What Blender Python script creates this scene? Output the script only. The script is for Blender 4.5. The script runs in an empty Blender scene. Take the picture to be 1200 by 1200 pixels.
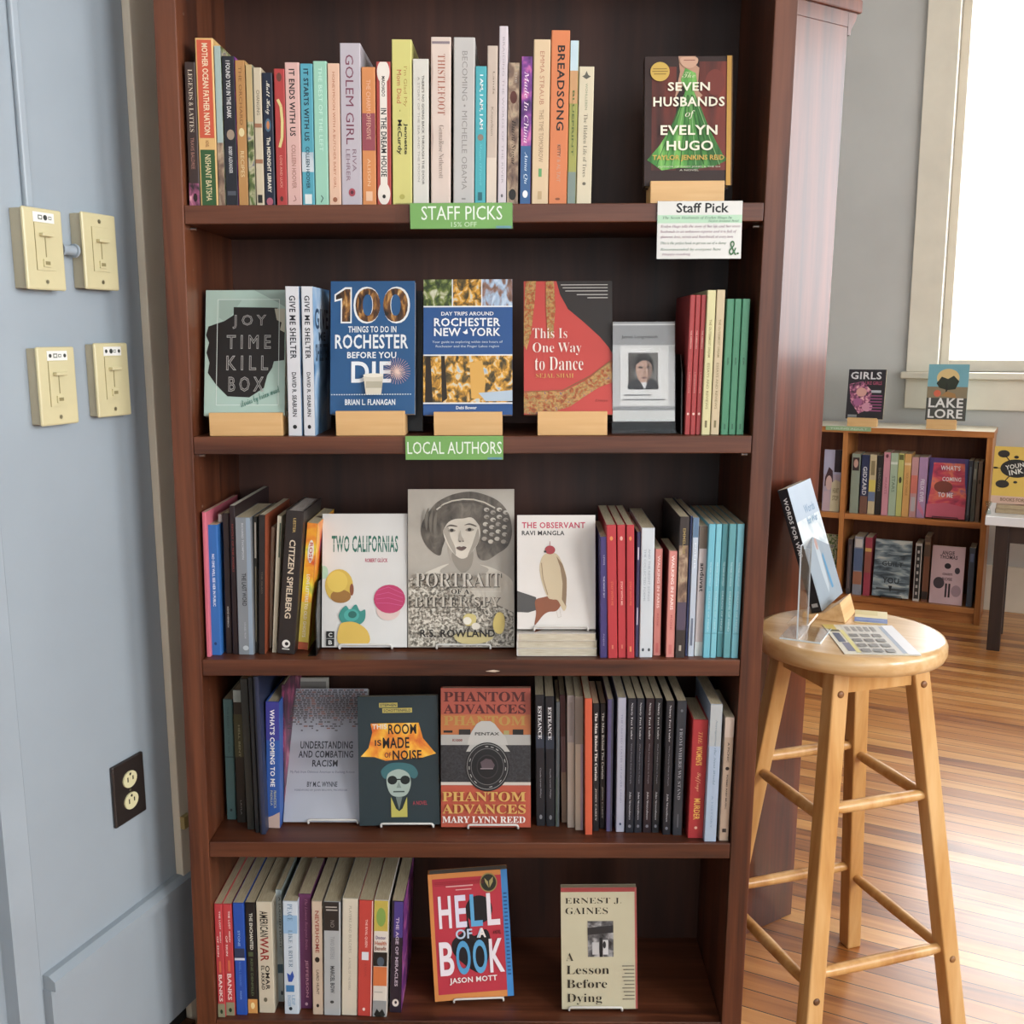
import bpy, math, random
from mathutils import Vector, Matrix
V = Vector
random.seed(7)
SC = bpy.context.scene
COL = SC.collection

# ------------------------------------------------------------------ camera
CAM = V((.0827, -1.6416, 1.30))
PITCH, YAW, ROLL, F = .1692, -.0126, -.0035, 1200.0
FWD = V((math.sin(YAW)*math.cos(PITCH), math.cos(YAW)*math.cos(PITCH), -math.sin(PITCH)))
_R = V((math.cos(YAW), -math.sin(YAW), 0)); _U = _R.cross(FWD)
CR = _R*math.cos(ROLL) + _U*math.sin(ROLL); CU = -_R*math.sin(ROLL) + _U*math.cos(ROLL)
cd = bpy.data.cameras.new('camera'); cam = bpy.data.objects.new('camera', cd); COL.objects.link(cam)
cd.sensor_width = 36; cd.lens = 36*F/1200; cd.clip_start = .02; cd.clip_end = 60
cam.matrix_world = Matrix(((CR.x, CU.x, -FWD.x, CAM.x), (CR.y, CU.y, -FWD.y, CAM.y), (CR.z, CU.z, -FWD.z, CAM.z), (0, 0, 0, 1)))
SC.camera = cam
def ray(x, y): return FWD + CR*((x-600)/F) - CU*((y-600)/F)
def atz(x, y, z): d = ray(x, y); return CAM + d*((z-CAM.z)/d.z)
def aty(x, y, Y): d = ray(x, y); return CAM + d*((Y-CAM.y)/d.y)
def atpl(x, y, P, n): d = ray(x, y); return CAM + d*((P-CAM).dot(n)/d.dot(n))
def proj(P): d = P-CAM; k = F/d.dot(FWD); return 600+k*d.dot(CR), 600-k*d.dot(CU)

# ------------------------------------------------------------------ view, world
SC.view_settings.view_transform = 'Standard'; SC.view_settings.look = 'None'
SC.view_settings.gamma = 1; SC.view_settings.use_curve_mapping = False
SC.view_settings.exposure = -1.52
SC.cycles.use_denoising = True
SC.cycles.max_bounces = 7; SC.cycles.diffuse_bounces = 4; SC.cycles.glossy_bounces = 3
SC.cycles.transparent_max_bounces = 12; SC.cycles.sample_clamp_indirect = 6
w = bpy.data.worlds.new('sky'); SC.world = w; w.use_nodes = True
wn = w.node_tree.nodes; bg = wn['Background']
bg.inputs[0].default_value = (.88, .94, 1.0, 1); bg.inputs[1].default_value = 11.0

# room axes
A19 = math.radians(19); A27 = math.radians(27)
WP = V((-.484, .30, 0)); WD = V((math.sin(A19), math.cos(A19), 0)); WN = V((math.cos(A19), -math.sin(A19), 0))   # wall on the left
FA = V((2.11, 2.90, 0)); FU = V((-math.cos(A27), math.sin(A27), 0)); FN = V((math.sin(A27), math.cos(A27), 0))      # far side: FU runs left, FN runs away
def WL(s, o, z): return WP + WD*s + WN*o + V((0, 0, z))
def FL(s, o, z): return FA + FU*s + FN*o + V((0, 0, z))
def frame(o, ux, uy, uz): return Matrix(((ux.x, uy.x, uz.x, o.x), (ux.y, uy.y, uz.y, o.y), (ux.z, uy.z, uz.z, o.z), (0, 0, 0, 1)))
ZV = V((0, 0, 1))

def area(name, pos, direction, sx, sy, power, col=(.86, .93, 1.0)):
    l = bpy.data.lights.new(name, 'AREA'); l.shape = 'RECTANGLE'; l.size = sx; l.size_y = sy; l.energy = power; l.color = col
    o = bpy.data.objects.new(name, l); COL.objects.link(o); o.location = pos
    o.rotation_euler = direction.to_track_quat('-Z', 'Y').to_euler(); return o
# daylight outside each window, added fill outside the back one (window centres in room coordinates)
FAR_OFF = .33                       # far wall stands this far behind the low bookcase's front
RIGHT_S = -3.0                      # right wall: FL(RIGHT_S, o, z)
BACK_O = -7.5
DAY = 1.0
area('daylight_far', FL(-.33, FAR_OFF+.22, 2.0), -FN, 1.5, 2.1, 220*DAY, (1.0, .99, .97))
for k, o in enumerate((-1.4, -2.95, -4.5, -6.15)):
    area('daylight_right', FL(RIGHT_S-.30, o, 2.0), FU, 1.05, 1.8, (80, 175, 330, 75)[k]*DAY, (.97, .985, 1.0))
for k, s in enumerate((-2.05,)):
    area('fill_back', FL(s, BACK_O-.30, 1.75), FN, 1.7, 2.3, (14,)[k]*DAY, (1.0, .96, .9))  # fill lamp added behind the viewer, outside the added back window

# ------------------------------------------------------------------ materials
def hexc(h):
    c = [int(h[i:i+2], 16)/255 for i in (0, 2, 4)]
    return tuple(x/12.92 if x <= .04045 else ((x+.055)/1.055)**2.4 for x in c) + (1,)
MATS = {}
def newmat(name):
    m = bpy.data.materials.new(name); m.use_nodes = True; nt = m.node_tree
    return m, nt, nt.nodes['Principled BSDF']
def nd(nt, t, **kw):
    n = nt.nodes.new(t)
    for k, v in kw.items():
        if k[0] == '_': setattr(n, k[1:], v)
        else: n.inputs[k.replace('__', ' ')].default_value = v
    return n
def coords(nt, scale=(1, 1, 1), rot=(0, 0, 0), kind='Object'):
    tc = nd(nt, 'ShaderNodeTexCoord'); mp = nd(nt, 'ShaderNodeMapping'); mp.inputs['Scale'].default_value = scale; mp.inputs['Rotation'].default_value = rot
    nt.links.new(tc.outputs[kind], mp.inputs[0]); return mp.outputs[0]
def ramp(nt, stops):
    r = nt.nodes.new('ShaderNodeValToRGB'); e = r.color_ramp.elements
    while len(e) < len(stops): e.new(.5)
    for i, (p, c) in enumerate(stops): e[i].position = p; e[i].color = hexc(c)
    return r
def paper(h, rough=.42, spec=.4):
    k = ('p', h, rough)
    if k in MATS: return MATS[k]
    m, nt, b = newmat('paper_' + h)
    n = nd(nt, 'ShaderNodeTexNoise', Scale=14, Detail=2); nt.links.new(coords(nt), n.inputs['Vector'])
    mx = nd(nt, 'ShaderNodeMix', _data_type='RGBA', _blend_type='MULTIPLY'); mx.inputs[0].default_value = 1
    r = ramp(nt, ((.3, 'f8f8f8'), (.7, 'ffffff'))); nt.links.new(n.outputs[0], r.inputs[0])
    c = hexc(h); g = .21*c[0]+.72*c[1]+.07*c[2]; mx.inputs[6].default_value = tuple(.84*x+.16*g for x in c[:3])+(1,); nt.links.new(r.outputs[0], mx.inputs[7]); nt.links.new(mx.outputs[2], b.inputs['Base Color'])
    b.inputs['Roughness'].default_value = rough; b.inputs['Specular IOR Level'].default_value = spec
    MATS[k] = m; return m
def photo(name, stops, scale=40, stretch=(1, 1, 1), detail=6, dist=.6, rough=.4):
    k = ('ph', name)
    if k in MATS: return MATS[k]
    m, nt, b = newmat('print_' + name)
    n = nd(nt, 'ShaderNodeTexNoise', Scale=scale, Detail=detail, Distortion=dist); nt.links.new(coords(nt, stretch), n.inputs['Vector'])
    r = ramp(nt, stops); nt.links.new(n.outputs[0], r.inputs[0]); nt.links.new(r.outputs[0], b.inputs['Base Color'])
    b.inputs['Roughness'].default_value = rough; MATS[k] = m; return m
PH = {
 'autumn': (((.28, '1e1a12'), (.42, '5a4a26'), (.5, 'a8792c'), (.56, 'd9a23c'), (.64, 'c7c3ae'), (.75, '8fa9c4')), 95, (1, 1, .8)),
 'forest': (((.3, '14180e'), (.45, '3a4a24'), (.55, '6f7d3c'), (.65, 'b9b79a'), (.8, 'd9dccb')), 90, (1, 1, .7)),
 'street': (((.3, '4a3b36'), (.45, '8c6a5c'), (.55, '9db4cc'), (.7, 'd5dde6')), 80, (1, 1, .5)),
 'city': (((.35, '1c1512'), (.5, '5c3a20'), (.6, 'a8763a'), (.7, 'e0c890')), 110, (1, 1, .35)),
 'embroid': (((.3, '6e3a20'), (.45, 'a85a2c'), (.52, '8a7a4a'), (.6, 'c08a4a'), (.72, '6a5a6a')), 160, (1, 1, 1)),
 'curtain': (((.3, '2a1210'), (.5, '54221a'), (.7, '7c3022')), 25, (1, 1, .12)),
 'dress': (((.3, '1d4a1e'), (.5, '3c7c36'), (.66, '6fae52'), (.8, 'a8cf80')), 60, (1, 1, .12)),
 'lace': (((.38, '4e483e'), (.5, '9a9284'), (.6, 'd2ccbe')), 190, (1, 1, 1)),
 'sepia': (((.3, '9c958a'), (.7, 'b4ada1')), 12, (1, 1, 1)),
 'sepia_hair': (((.3, '3a332c'), (.55, '5c544a'), (.75, '7c7468')), 60, (1, 1, .6)),
 'sepia_skin': (((.3, 'b8b0a2'), (.7, 'd2cabb')), 16, (1, 1, 1)),
 'lamp': (((.3, 'c8501e'), (.45, 'e08a2a'), (.58, 'f0b83a'), (.72, 'f0d890')), 30, (1, 1, 1)),
 'skycover': (((.35, '3f6f9c'), (.5, '8fb4d6'), (.62, 'c9d8e6'), (.75, 'eef2f5')), 14, (1, 1, 1)),
 'storm': (((.3, '2a3236'), (.45, '56636a'), (.55, '8a979a'), (.68, 'c3c4ba')), 20, (.6, 1, 2.4)),
 'sunset': (((.3, '8c2f4a'), (.45, 'c8445a'), (.58, 'e07a5c'), (.72, '7a4a8c')), 14, (1, 1, 1.6)),
 'floral': (((.35, '2c2226'), (.5, '8c4a6a'), (.6, 'd08a9a'), (.72, 'e8c8c0')), 60, (1, 1, 1)),
 'wash': (((.35, 'a8b8c0'), (.5, 'c4ccd0'), (.65, 'd8dcdc')), 20, (1, 1, 1)),
 'dark': (((.3, '17181c'), (.5, '2a2b30'), (.7, '3c3a40')), 30, (1, 1, 1)),
 'brownmix': (((.3, '4a3a34'), (.45, '7a6252'), (.6, 'b09a80'), (.75, '5a6a5a')), 70, (1, 1, .6)),
 'jungle': (((.3, '2a3420'), (.45, '5c6c3a'), (.55, 'b8b090'), (.65, '5a5a70'), (.8, 'c8b060')), 70, (1, 1, .8)),
 'purple': (((.3, '2a1a4a'), (.5, '7a3a8a'), (.62, 'c86aa0'), (.75, '5a8ac0')), 50, (1, 1, .7)),
 'rainbow': (((.25, '3a8a5a'), (.4, 'e8d040'), (.5, 'e8a030'), (.6, 'd04030'), (.75, '4a8ac0')), 18, (1, 1, .8)),
 'rain': (((.3, '7e8a8c'), (.5, 'a4adac'), (.7, '5a6a74')), 40, (1, 1, .4)),
 'pinkmix': (((.3, '1c1a24'), (.5, '5a2a48'), (.62, 'a8486e'), (.75, 'c8a8b0')), 40, (1, 1, .6)),
 'camleather': (((.35, '1e1e20'), (.65, '343438')), 300, (1, 1, 1)),
 'grayphoto': (((.3, '1a1a1c'), (.5, '5a5a5c'), (.7, 'b0b0b0')), 60, (1, 1, 1)),
}
def mat(c):
    if not isinstance(c, str): return c
    if c[0] == '@': s = PH[c[1:]]; return photo(c[1:], *s)
    return paper(c)
def pages_mat(h='cfc3a6'):
    k = ('pg', h)
    if k in MATS: return MATS[k]
    m, nt, b = newmat('page_edges')
    n = nd(nt, 'ShaderNodeTexNoise', Scale=40, Detail=4); nt.links.new(coords(nt, (1, 60, 1)), n.inputs['Vector'])
    mx = nd(nt, 'ShaderNodeMix', _data_type='RGBA', _blend_type='MULTIPLY'); mx.inputs[0].default_value = 1
    r = ramp(nt, ((.3, 'c4bcae'), (.65, 'ffffff'))); nt.links.new(n.outputs[0], r.inputs[0])
    mx.inputs[6].default_value = hexc(h); nt.links.new(r.outputs[0], mx.inputs[7]); nt.links.new(mx.outputs[2], b.inputs['Base Color'])
    b.inputs['Roughness'].default_value = .85; MATS[k] = m; return m
def wood(name, dark, mid, light, axis, scale=14, rough=.35, coat=0., stretch=.06, bump=.02):
    k = ('w', name)
    if k in MATS: return MATS[k]
    m, nt, b = newmat('wood_' + name)
    sc = [1, 1, 1]; sc['xyz'.index(axis)] = stretch
    v = coords(nt, sc)
    n = nd(nt, 'ShaderNodeTexNoise', Scale=scale, Detail=8, Distortion=1.2); nt.links.new(v, n.inputs['Vector'])
    n2 = nd(nt, 'ShaderNodeTexNoise', Scale=scale*9, Detail=4); nt.links.new(v, n2.inputs['Vector'])
    ad = nd(nt, 'ShaderNodeMath', _operation='MULTIPLY_ADD'); ad.inputs[1].default_value = .35; nt.links.new(n2.outputs[0], ad.inputs[0]); nt.links.new(n.outputs[0], ad.inputs[2])
    r = ramp(nt, ((.45, dark), (.66, mid), (.9, light))); nt.links.new(ad.outputs[0], r.inputs[0]); nt.links.new(r.outputs[0], b.inputs['Base Color'])
    b.inputs['Roughness'].default_value = rough; b.inputs['Coat Weight'].default_value = coat; b.inputs['Coat Roughness'].default_value = .12
    bp = nd(nt, 'ShaderNodeBump', Strength=bump); nt.links.new(ad.outputs[0], bp.inputs['Height']); nt.links.new(bp.outputs[0], b.inputs['Normal'])
    MATS[k] = m; return m
def paint(name, h, rough=.6, scale=6, var='f2f2f2', bump=.03, metal=0):
    k = ('pt', name)
    if k in MATS: return MATS[k]
    m, nt, b = newmat(name)
    n = nd(nt, 'ShaderNodeTexNoise', Scale=scale, Detail=5); nt.links.new(coords(nt), n.inputs['Vector'])
    mx = nd(nt, 'ShaderNodeMix', _data_type='RGBA', _blend_type='MULTIPLY'); mx.inputs[0].default_value = 1
    r = ramp(nt, ((.3, var), (.7, 'ffffff'))); nt.links.new(n.outputs[0], r.inputs[0])
    mx.inputs[6].default_value = hexc(h); nt.links.new(r.outputs[0], mx.inputs[7]); nt.links.new(mx.outputs[2], b.inputs['Base Color'])
    b.inputs['Roughness'].default_value = rough; b.inputs['Metallic'].default_value = metal
    n3 = nd(nt, 'ShaderNodeTexNoise', Scale=180, Detail=2); nt.links.new(coords(nt), n3.inputs['Vector'])
    bp = nd(nt, 'ShaderNodeBump', Strength=bump); bp.inputs['Distance'].default_value = .002; nt.links.new(n3.outputs[0], bp.inputs['Height']); nt.links.new(bp.outputs[0], b.inputs['Normal'])
    MATS[k] = m; return m
def clear(name, tint='fafafa', gloss=0.):
    k = ('cl', name)
    if k in MATS: return MATS[k]
    m, nt, b = newmat(name); nt.nodes.remove(b)
    t = nd(nt, 'ShaderNodeBsdfTransparent'); t.inputs[0].default_value = hexc(tint)
    g = nd(nt, 'ShaderNodeBsdfGlossy'); g.inputs['Roughness'].default_value = .03
    fr = nd(nt, 'ShaderNodeLayerWeight'); pw = nd(nt, 'ShaderNodeMath', _operation='POWER'); pw.inputs[1].default_value = 4; nt.links.new(fr.outputs['Facing'], pw.inputs[0])
    mt = nd(nt, 'ShaderNodeMath', _operation='MULTIPLY_ADD'); mt.inputs[1].default_value = .55; mt.inputs[2].default_value = .006+gloss*.1; nt.links.new(pw.outputs[0], mt.inputs[0])
    mx = nd(nt, 'ShaderNodeMixShader'); nt.links.new(mt.outputs[0], mx.inputs[0]); nt.links.new(t.outputs[0], mx.inputs[1]); nt.links.new(g.outputs[0], mx.inputs[2])
    nt.links.new(mx.outputs[0], nt.nodes['Material Output'].inputs[0]); MATS[k] = m; return m

# ------------------------------------------------------------------ mesh builder
class MB:
    def __init__(s): s.v = []; s.f = []; s.m = []; s.ms = []; s.sm = []
    def mi(s, m):
        m = mat(m)
        if m not in s.ms: s.ms.append(m)
        return s.ms.index(m)
    def add(s, vs, fs, m, T=None, smooth=False):
        o = len(s.v); i = s.mi(m)
        s.v += [tuple(T @ V(v)) if T else tuple(v) for v in vs]
        for f in fs: s.f.append([a+o for a in f]); s.m.append(i); s.sm.append(smooth)
    def poly(s, pts, m): s.add(pts, [list(range(len(pts)))], m)
    def box(s, a, b, m, T=None):
        x0, y0, z0 = a; x1, y1, z1 = b
        s.add([(x0, y0, z0), (x1, y0, z0), (x1, y1, z0), (x0, y1, z0), (x0, y0, z1), (x1, y0, z1), (x1, y1, z1), (x0, y1, z1)],
              [(0, 3, 2, 1), (4, 5, 6, 7), (0, 1, 5, 4), (1, 2, 6, 5), (2, 3, 7, 6), (3, 0, 4, 7)], m, T)
    def prism(s, pts, e, m, T=None):        # closed outline (CCW seen along -e) swept by vector e
        n = len(pts); e = V(e); vs = [V(p) for p in pts] + [V(p)+e for p in pts]
        s.add(vs, [list(range(n))[::-1], list(range(n, 2*n))] + [[i, (i+1) % n, n+(i+1) % n, n+i] for i in range(n)], m, T)
    def tube(s, pts, r, m, n=10, closed=False, T=None):
        pts = [V(p) for p in pts]; k = len(pts); rs = r if isinstance(r, list) else [r]*k
        vs = []; prev = None
        for i, p in enumerate(pts):
            a = pts[(i-1) % k] if (i or closed) else pts[0]; b = pts[(i+1) % k] if (i < k-1 or closed) else pts[-1]
            t = (b-a).normalized()
            if prev is None: u = t.orthogonal().normalized()
            else: u = (prev - t*prev.dot(t)).normalized()
            prev = u; w_ = t.cross(u)
            vs += [p + (u*math.cos(2*math.pi*j/n) + w_*math.sin(2*math.pi*j/n))*rs[i] for j in range(n)]
        fs = []
        for i in range(k if closed else k-1):
            a = i*n; b = ((i+1) % k)*n
            fs += [[a+j, a+(j+1) % n, b+(j+1) % n, b+j] for j in range(n)]
        s.add(vs, fs, m, T, True)
        if not closed: s.add(vs[:n], [list(range(n))[::-1]], m, T); s.add(vs[-n:], [list(range(n))], m, T)
    def lathe(s, prof, m, n=48, T=None, smooth=True):    # (r, z) from bottom to top
        vs = [(r*math.cos(2*math.pi*j/n), r*math.sin(2*math.pi*j/n), z) for r, z in prof for j in range(n)]
        fs = [[i*n+j, i*n+(j+1) % n, (i+1)*n+(j+1) % n, (i+1)*n+j] for i in range(len(prof)-1) for j in range(n)]
        s.add(vs, fs, m, T, smooth)
        s.add(vs[:n], [list(range(n))[::-1]], m, T); s.add(vs[-n:], [list(range(n))], m, T)
    def disc(s, c, r, nrm, m, n=14):
        nrm = V(nrm).normalized(); u = nrm.orthogonal().normalized(); w_ = nrm.cross(u); c = V(c)
        s.poly([c + (u*math.cos(2*math.pi*j/n)+w_*math.sin(2*math.pi*j/n))*r for j in range(n)], m)
    def build(s, name, parent=None, M=None, bevel=0, label=None, kind=None):
        me = bpy.data.meshes.new(name); me.from_pydata(s.v, [], s.f)
        for m in s.ms: me.materials.append(m)
        me.polygons.foreach_set('material_index', s.m); me.polygons.foreach_set('use_smooth', s.sm); me.update()
        o = bpy.data.objects.new(name, me); COL.objects.link(o)
        if parent: o.parent = parent
        if M is not None: o.matrix_local = M
        if bevel:
            b = o.modifiers.new('edge', 'BEVEL'); b.width = bevel; b.segments = 2; b.limit_method = 'ANGLE'; b.angle_limit = .6
        if label: o['label'] = label
        if kind: o['kind'] = kind
        return o
def empty(name, label, cat, M, group=None):
    o = bpy.data.objects.new(name, None); COL.objects.link(o); o.matrix_world = M; o.empty_display_size = .05
    o['label'] = label; o['category'] = cat
    if group: o['group'] = group
    return o
def tag(o, label, cat, group=None):
    o['label'] = label; o['category'] = cat
    if group: o['group'] = group
    return o

# ------------------------------------------------------------------ lettering and cover art
_TX = {}
def conv(t, st):
    if st in 'fFic':
        o = ''
        for ch in t:
            c = ord(ch); up = 65 <= c <= 90; lo = 97 <= c <= 122; dg = 48 <= c <= 57
            if st in 'fF': o += chr(0x1D400+c-65) if up else chr(0x1D41A+c-97) if lo else chr(0x1D7CE+c-48) if dg else ch
            elif st == 'i': o += chr(0x1D434+c-65) if up else '\u210e' if ch == 'h' else chr(0x1D44E+c-97) if lo else ch
            else: o += chr(0x1D4D0+c-65) if up else chr(0x1D4EA+c-97) if lo else ch
        return o
    return t
def textmesh(t, st):
    k = (t, st)
    if k in _TX: return _TX[k]
    c = bpy.data.curves.new('t', 'FONT'); c.body = conv(t, st); c.resolution_u = 5 if len(t) < 5 else 2
    c.offset = {'b': .018, 'h': .021, 't': -.012, 'f': -.012, 'F': .006, 'o': 0}.get(st, 0)
    if st == 'h': c.space_character = 1.08
    if st == 'o': c.fill_mode = 'NONE'; c.bevel_depth = .022; c.bevel_resolution = 0
    o = bpy.data.objects.new('t', c); me = o.to_mesh()
    vs = [v.co.copy() for v in me.vertices]; fs = [list(p.vertices) for p in me.polygons]
    o.to_mesh_clear(); bpy.data.objects.remove(o); bpy.data.curves.remove(c)
    xs = [v.x for v in vs]; ys = [v.y for v in vs]
    x0, x1, y0, y1 = min(xs), max(xs), min(ys), max(ys)
    r = ([((v.x-x0)/(x1-x0), (v.y-y0)/(y1-y0)) for v in vs], fs); _TX[k] = r; return r
class Art:
    """Printed artwork on a flat face: x runs along U, y down along Vd, both 0..100."""
    def __init__(s, mb, O, U, Vd, N, step=.00012):
        s.mb, s.O, s.U, s.Vd, s.N, s.k, s.step = mb, V(O), V(U)/100, V(Vd)/100, V(N).normalized(), 1, step
    def p(s, x, y): return s.O + s.U*x + s.Vd*y + s.N*(s.k*s.step)
    def P(s, pts, c): s.mb.poly([s.p(x, y) for x, y in pts][::-1], c); s.k += 1
    def R(s, x0, y0, x1, y1, c): s.P([(x0, y0), (x1, y0), (x1, y1), (x0, y1)], c)
    def E(s, cx, cy, rx, ry, c, n=24): s.P([(min(99.8, max(.2, cx+rx*math.cos(2*math.pi*i/n))), min(99.8, max(.2, cy+ry*math.sin(2*math.pi*i/n)))) for i in range(n)], c)
    def B(s, pts, c, k=5):                       # smooth closed outline through the points
        n = len(pts); o = []
        for i in range(n):
            a, b, d, e = pts[i-1], pts[i], pts[(i+1) % n], pts[(i+2) % n]
            for j in range(k):
                t = j/k; o.append(tuple(min(99.8, max(.2, .5*(2*b[q]+(d[q]-a[q])*t+(2*a[q]-5*b[q]+4*d[q]-e[q])*t*t+(3*b[q]-a[q]-3*d[q]+e[q])*t**3))) for q in (0, 1)))
        s.P(o, c)
    def L(s, pts, wd, c):
        ux, uy = s.U.length, s.Vd.length
        for (x0, y0), (x1, y1) in zip(pts, pts[1:]):
            dx, dy = (x1-x0)*ux, (y1-y0)*uy; l = math.hypot(dx, dy) or 1; nx, ny = -dy/l*wd/2, dx/l*wd/2
            s.P([(x0+nx/ux, y0+ny/uy), (x1+nx/ux, y1+ny/uy), (x1-nx/ux, y1-ny/uy), (x0-nx/ux, y0-ny/uy)], c); s.k -= 1
        s.k += 1
    def T(s, t, x0, y0, x1, y1, c, st='s', rot=0):
        vs, fs = textmesh(t, st); cx, cy = (x0+x1)/2, (y0+y1)/2; a = math.radians(rot); ux, uy = s.U.length, s.Vd.length; o = []
        for tx, ty in vs:
            dx = (tx-.5)*(x1-x0)*ux; dy = (.5-ty)*(y1-y0)*uy
            o.append(s.p(cx+(dx*math.cos(a)-dy*math.sin(a))/ux, cy+(dx*math.sin(a)+dy*math.cos(a))/uy))
        s.mb.add(o, [f[::-1] for f in fs], c); s.k += 1
    def S(s, t, x0, y0, x1, y1, c, st='s'):     # reads downwards, as on a spine
        vs, fs = textmesh(t, st)
        s.mb.add([s.p(x0+ty*(x1-x0), y0+tx*(y1-y0)) for tx, ty in vs], [f[::-1] for f in fs], c); s.k += 1
    def run(s, ops):
        for o in ops: getattr(s, o[0])(*o[1:])

def book(label, M, wd, h, t, col, front=(), spine=(), scol=None, hard=False, group=None, cat='book', pg='cfc3a6', extra=None, name='book'):
    """Canonical: front cover at y=0 (normal -y), spine at x=0 (normal -x), standing on z=0."""
    e = empty(name, label, cat, M, group)
    b = .0022 if hard else .0005; scol = scol or col; c = min(.0012, t*.2); ov = .0025 if hard else .0003
    m = MB(); m.box((.0012, 0, 0), (wd, b, h), col); m.box((.0012, t-b, 0), (wd, t, h), col)
    if front: Art(m, (0, 0, h), (wd, 0, 0), (0, 0, -h), (0, -1, 0)).run(front)
    m.build('cover', e)
    m = MB(); m.prism([(c, 0, 0), (.0014+c, 0, 0), (.0014+c, t, 0), (c, t, 0), (0, t-c, 0), (0, c, 0)], (0, 0, h), scol)
    if spine: Art(m, (0, t-c*.4, h), (0, -t+c*.8, 0), (0, 0, -h), (-1, 0, 0)).run(spine)
    m.build('spine', e)
    m = MB(); m.box((.0016+c, b+.00005, ov), (wd-(.003 if hard else .0006), t-b-.00005, h-ov), pages_mat(pg)); m.build('pages', e)
    if extra: extra(e, wd, h, t)
    return e

SHX = .0164                                          # the old bookcase leans this much to the right per metre
SZ = (1.5036, 1.1429, .7691, .4412, .0999)           # shelf tops
ROWN = ('top', 'second', 'middle', 'fourth', 'bottom')
def foot(x, z, Y):                                   # world point on plane y=Y, height z, seen in picture column x
    py = proj(V((0, Y, z)))[1]
    for _ in range(4):
        P = aty(x, py, Y); py = proj(V((P.x, Y, z)))[1]
    return V((P.x, Y, z))
def spine(row, xl, xr, yt, label, col, art=(), yb=None, lean=.94, dep=.15, hard=False, scol=None, front=(), pg='cfc3a6', Y=.014, gap=.0003):
    z = SZ[row]
    if yb is not None: Y = max(.006, atz((xl+xr)/2, yb, z).y)
    a = foot(xl, z, Y); b = foot(xr, z, Y); t = b.x-a.x-gap
    xt = (xl+xr)/2 + math.sin(math.radians(lean))*(proj(a)[1]-yt)*1.0
    L = math.radians(lean)
    top = aty(xt, yt, Y).z - z; h = top/math.cos(L)
    X = V((math.cos(L), 0, -math.sin(L))); Zl = V((math.sin(L), 0, math.cos(L)))
    O = b if lean >= 0 else b + V((0, 0, t*math.sin(-L)))
    O = O + V((-gap/2, 0, .0004))
    M = frame(O, V((0, 1, 0)), -X, Zl)
    return book(label, M, min(dep, .262-Y), h, t, col, front=front, spine=art, scol=scol, hard=hard, pg=pg, group='books standing on the %s shelf' % ROWN[row])
def faceframe(bl, br, yt, Yl, Yr, tilt):
    B0 = aty(bl[0], bl[1], Yl); B1 = aty(br[0], br[1], Yr); U = B1-B0; wd = U.length; U.normalize()
    back = ZV.cross(U).normalized(); V0 = U.cross(back).normalized(); t = math.radians(tilt)
    Vv = V0*math.cos(t) + back*math.sin(t); Bk = back*math.cos(t) - V0*math.sin(t)
    n = U.cross(Vv); hit = atpl(yt[0], yt[1], B0, n); h = (hit-B0).dot(Vv)
    return frame(B0, U, Bk, Vv), wd, h
def facebook(label, bl, br, top, Yl, tilt, t, col, front, Yr=None, **kw):
    M, wd, h = faceframe(bl, br, top, Yl, Yl if Yr is None else Yr, tilt)
    return book(label, M, wd, h, t, col, front=front, **kw)
# ------------------------------------------------------------------ the room
WP = WP - WN*.014
LWALL = frame(WP, WD, -WN, ZV)              # local: x = along the wall (away), -y = into the room
FWALL = frame(FL(0, FAR_OFF, 0), -FU, FN, ZV)   # local: x = to the right, y = outwards
RWALL = frame(FL(RIGHT_S, 0, 0), -FN, -FU, ZV)  # local: x = towards the viewer, y = outwards
BWALL = frame(FL(0, BACK_O, 0), FU, -FN, ZV)    # local: x = to the left seen from inside, y = outwards
CEIL = 3.3
wall_blue = paint('wall_paint', '98a3ac', .55, 3)
wall_grey = paint('wall_paint_far', 'bebcb6', .6, 3)
trim_white = paint('trim_paint', 'e2d9c6', .4, 8, 'f4f4f4', .015)
trim_blue = paint('trim_paint_blue', '9ca7b0', .45, 8, 'f4f4f4', .015)

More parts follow.
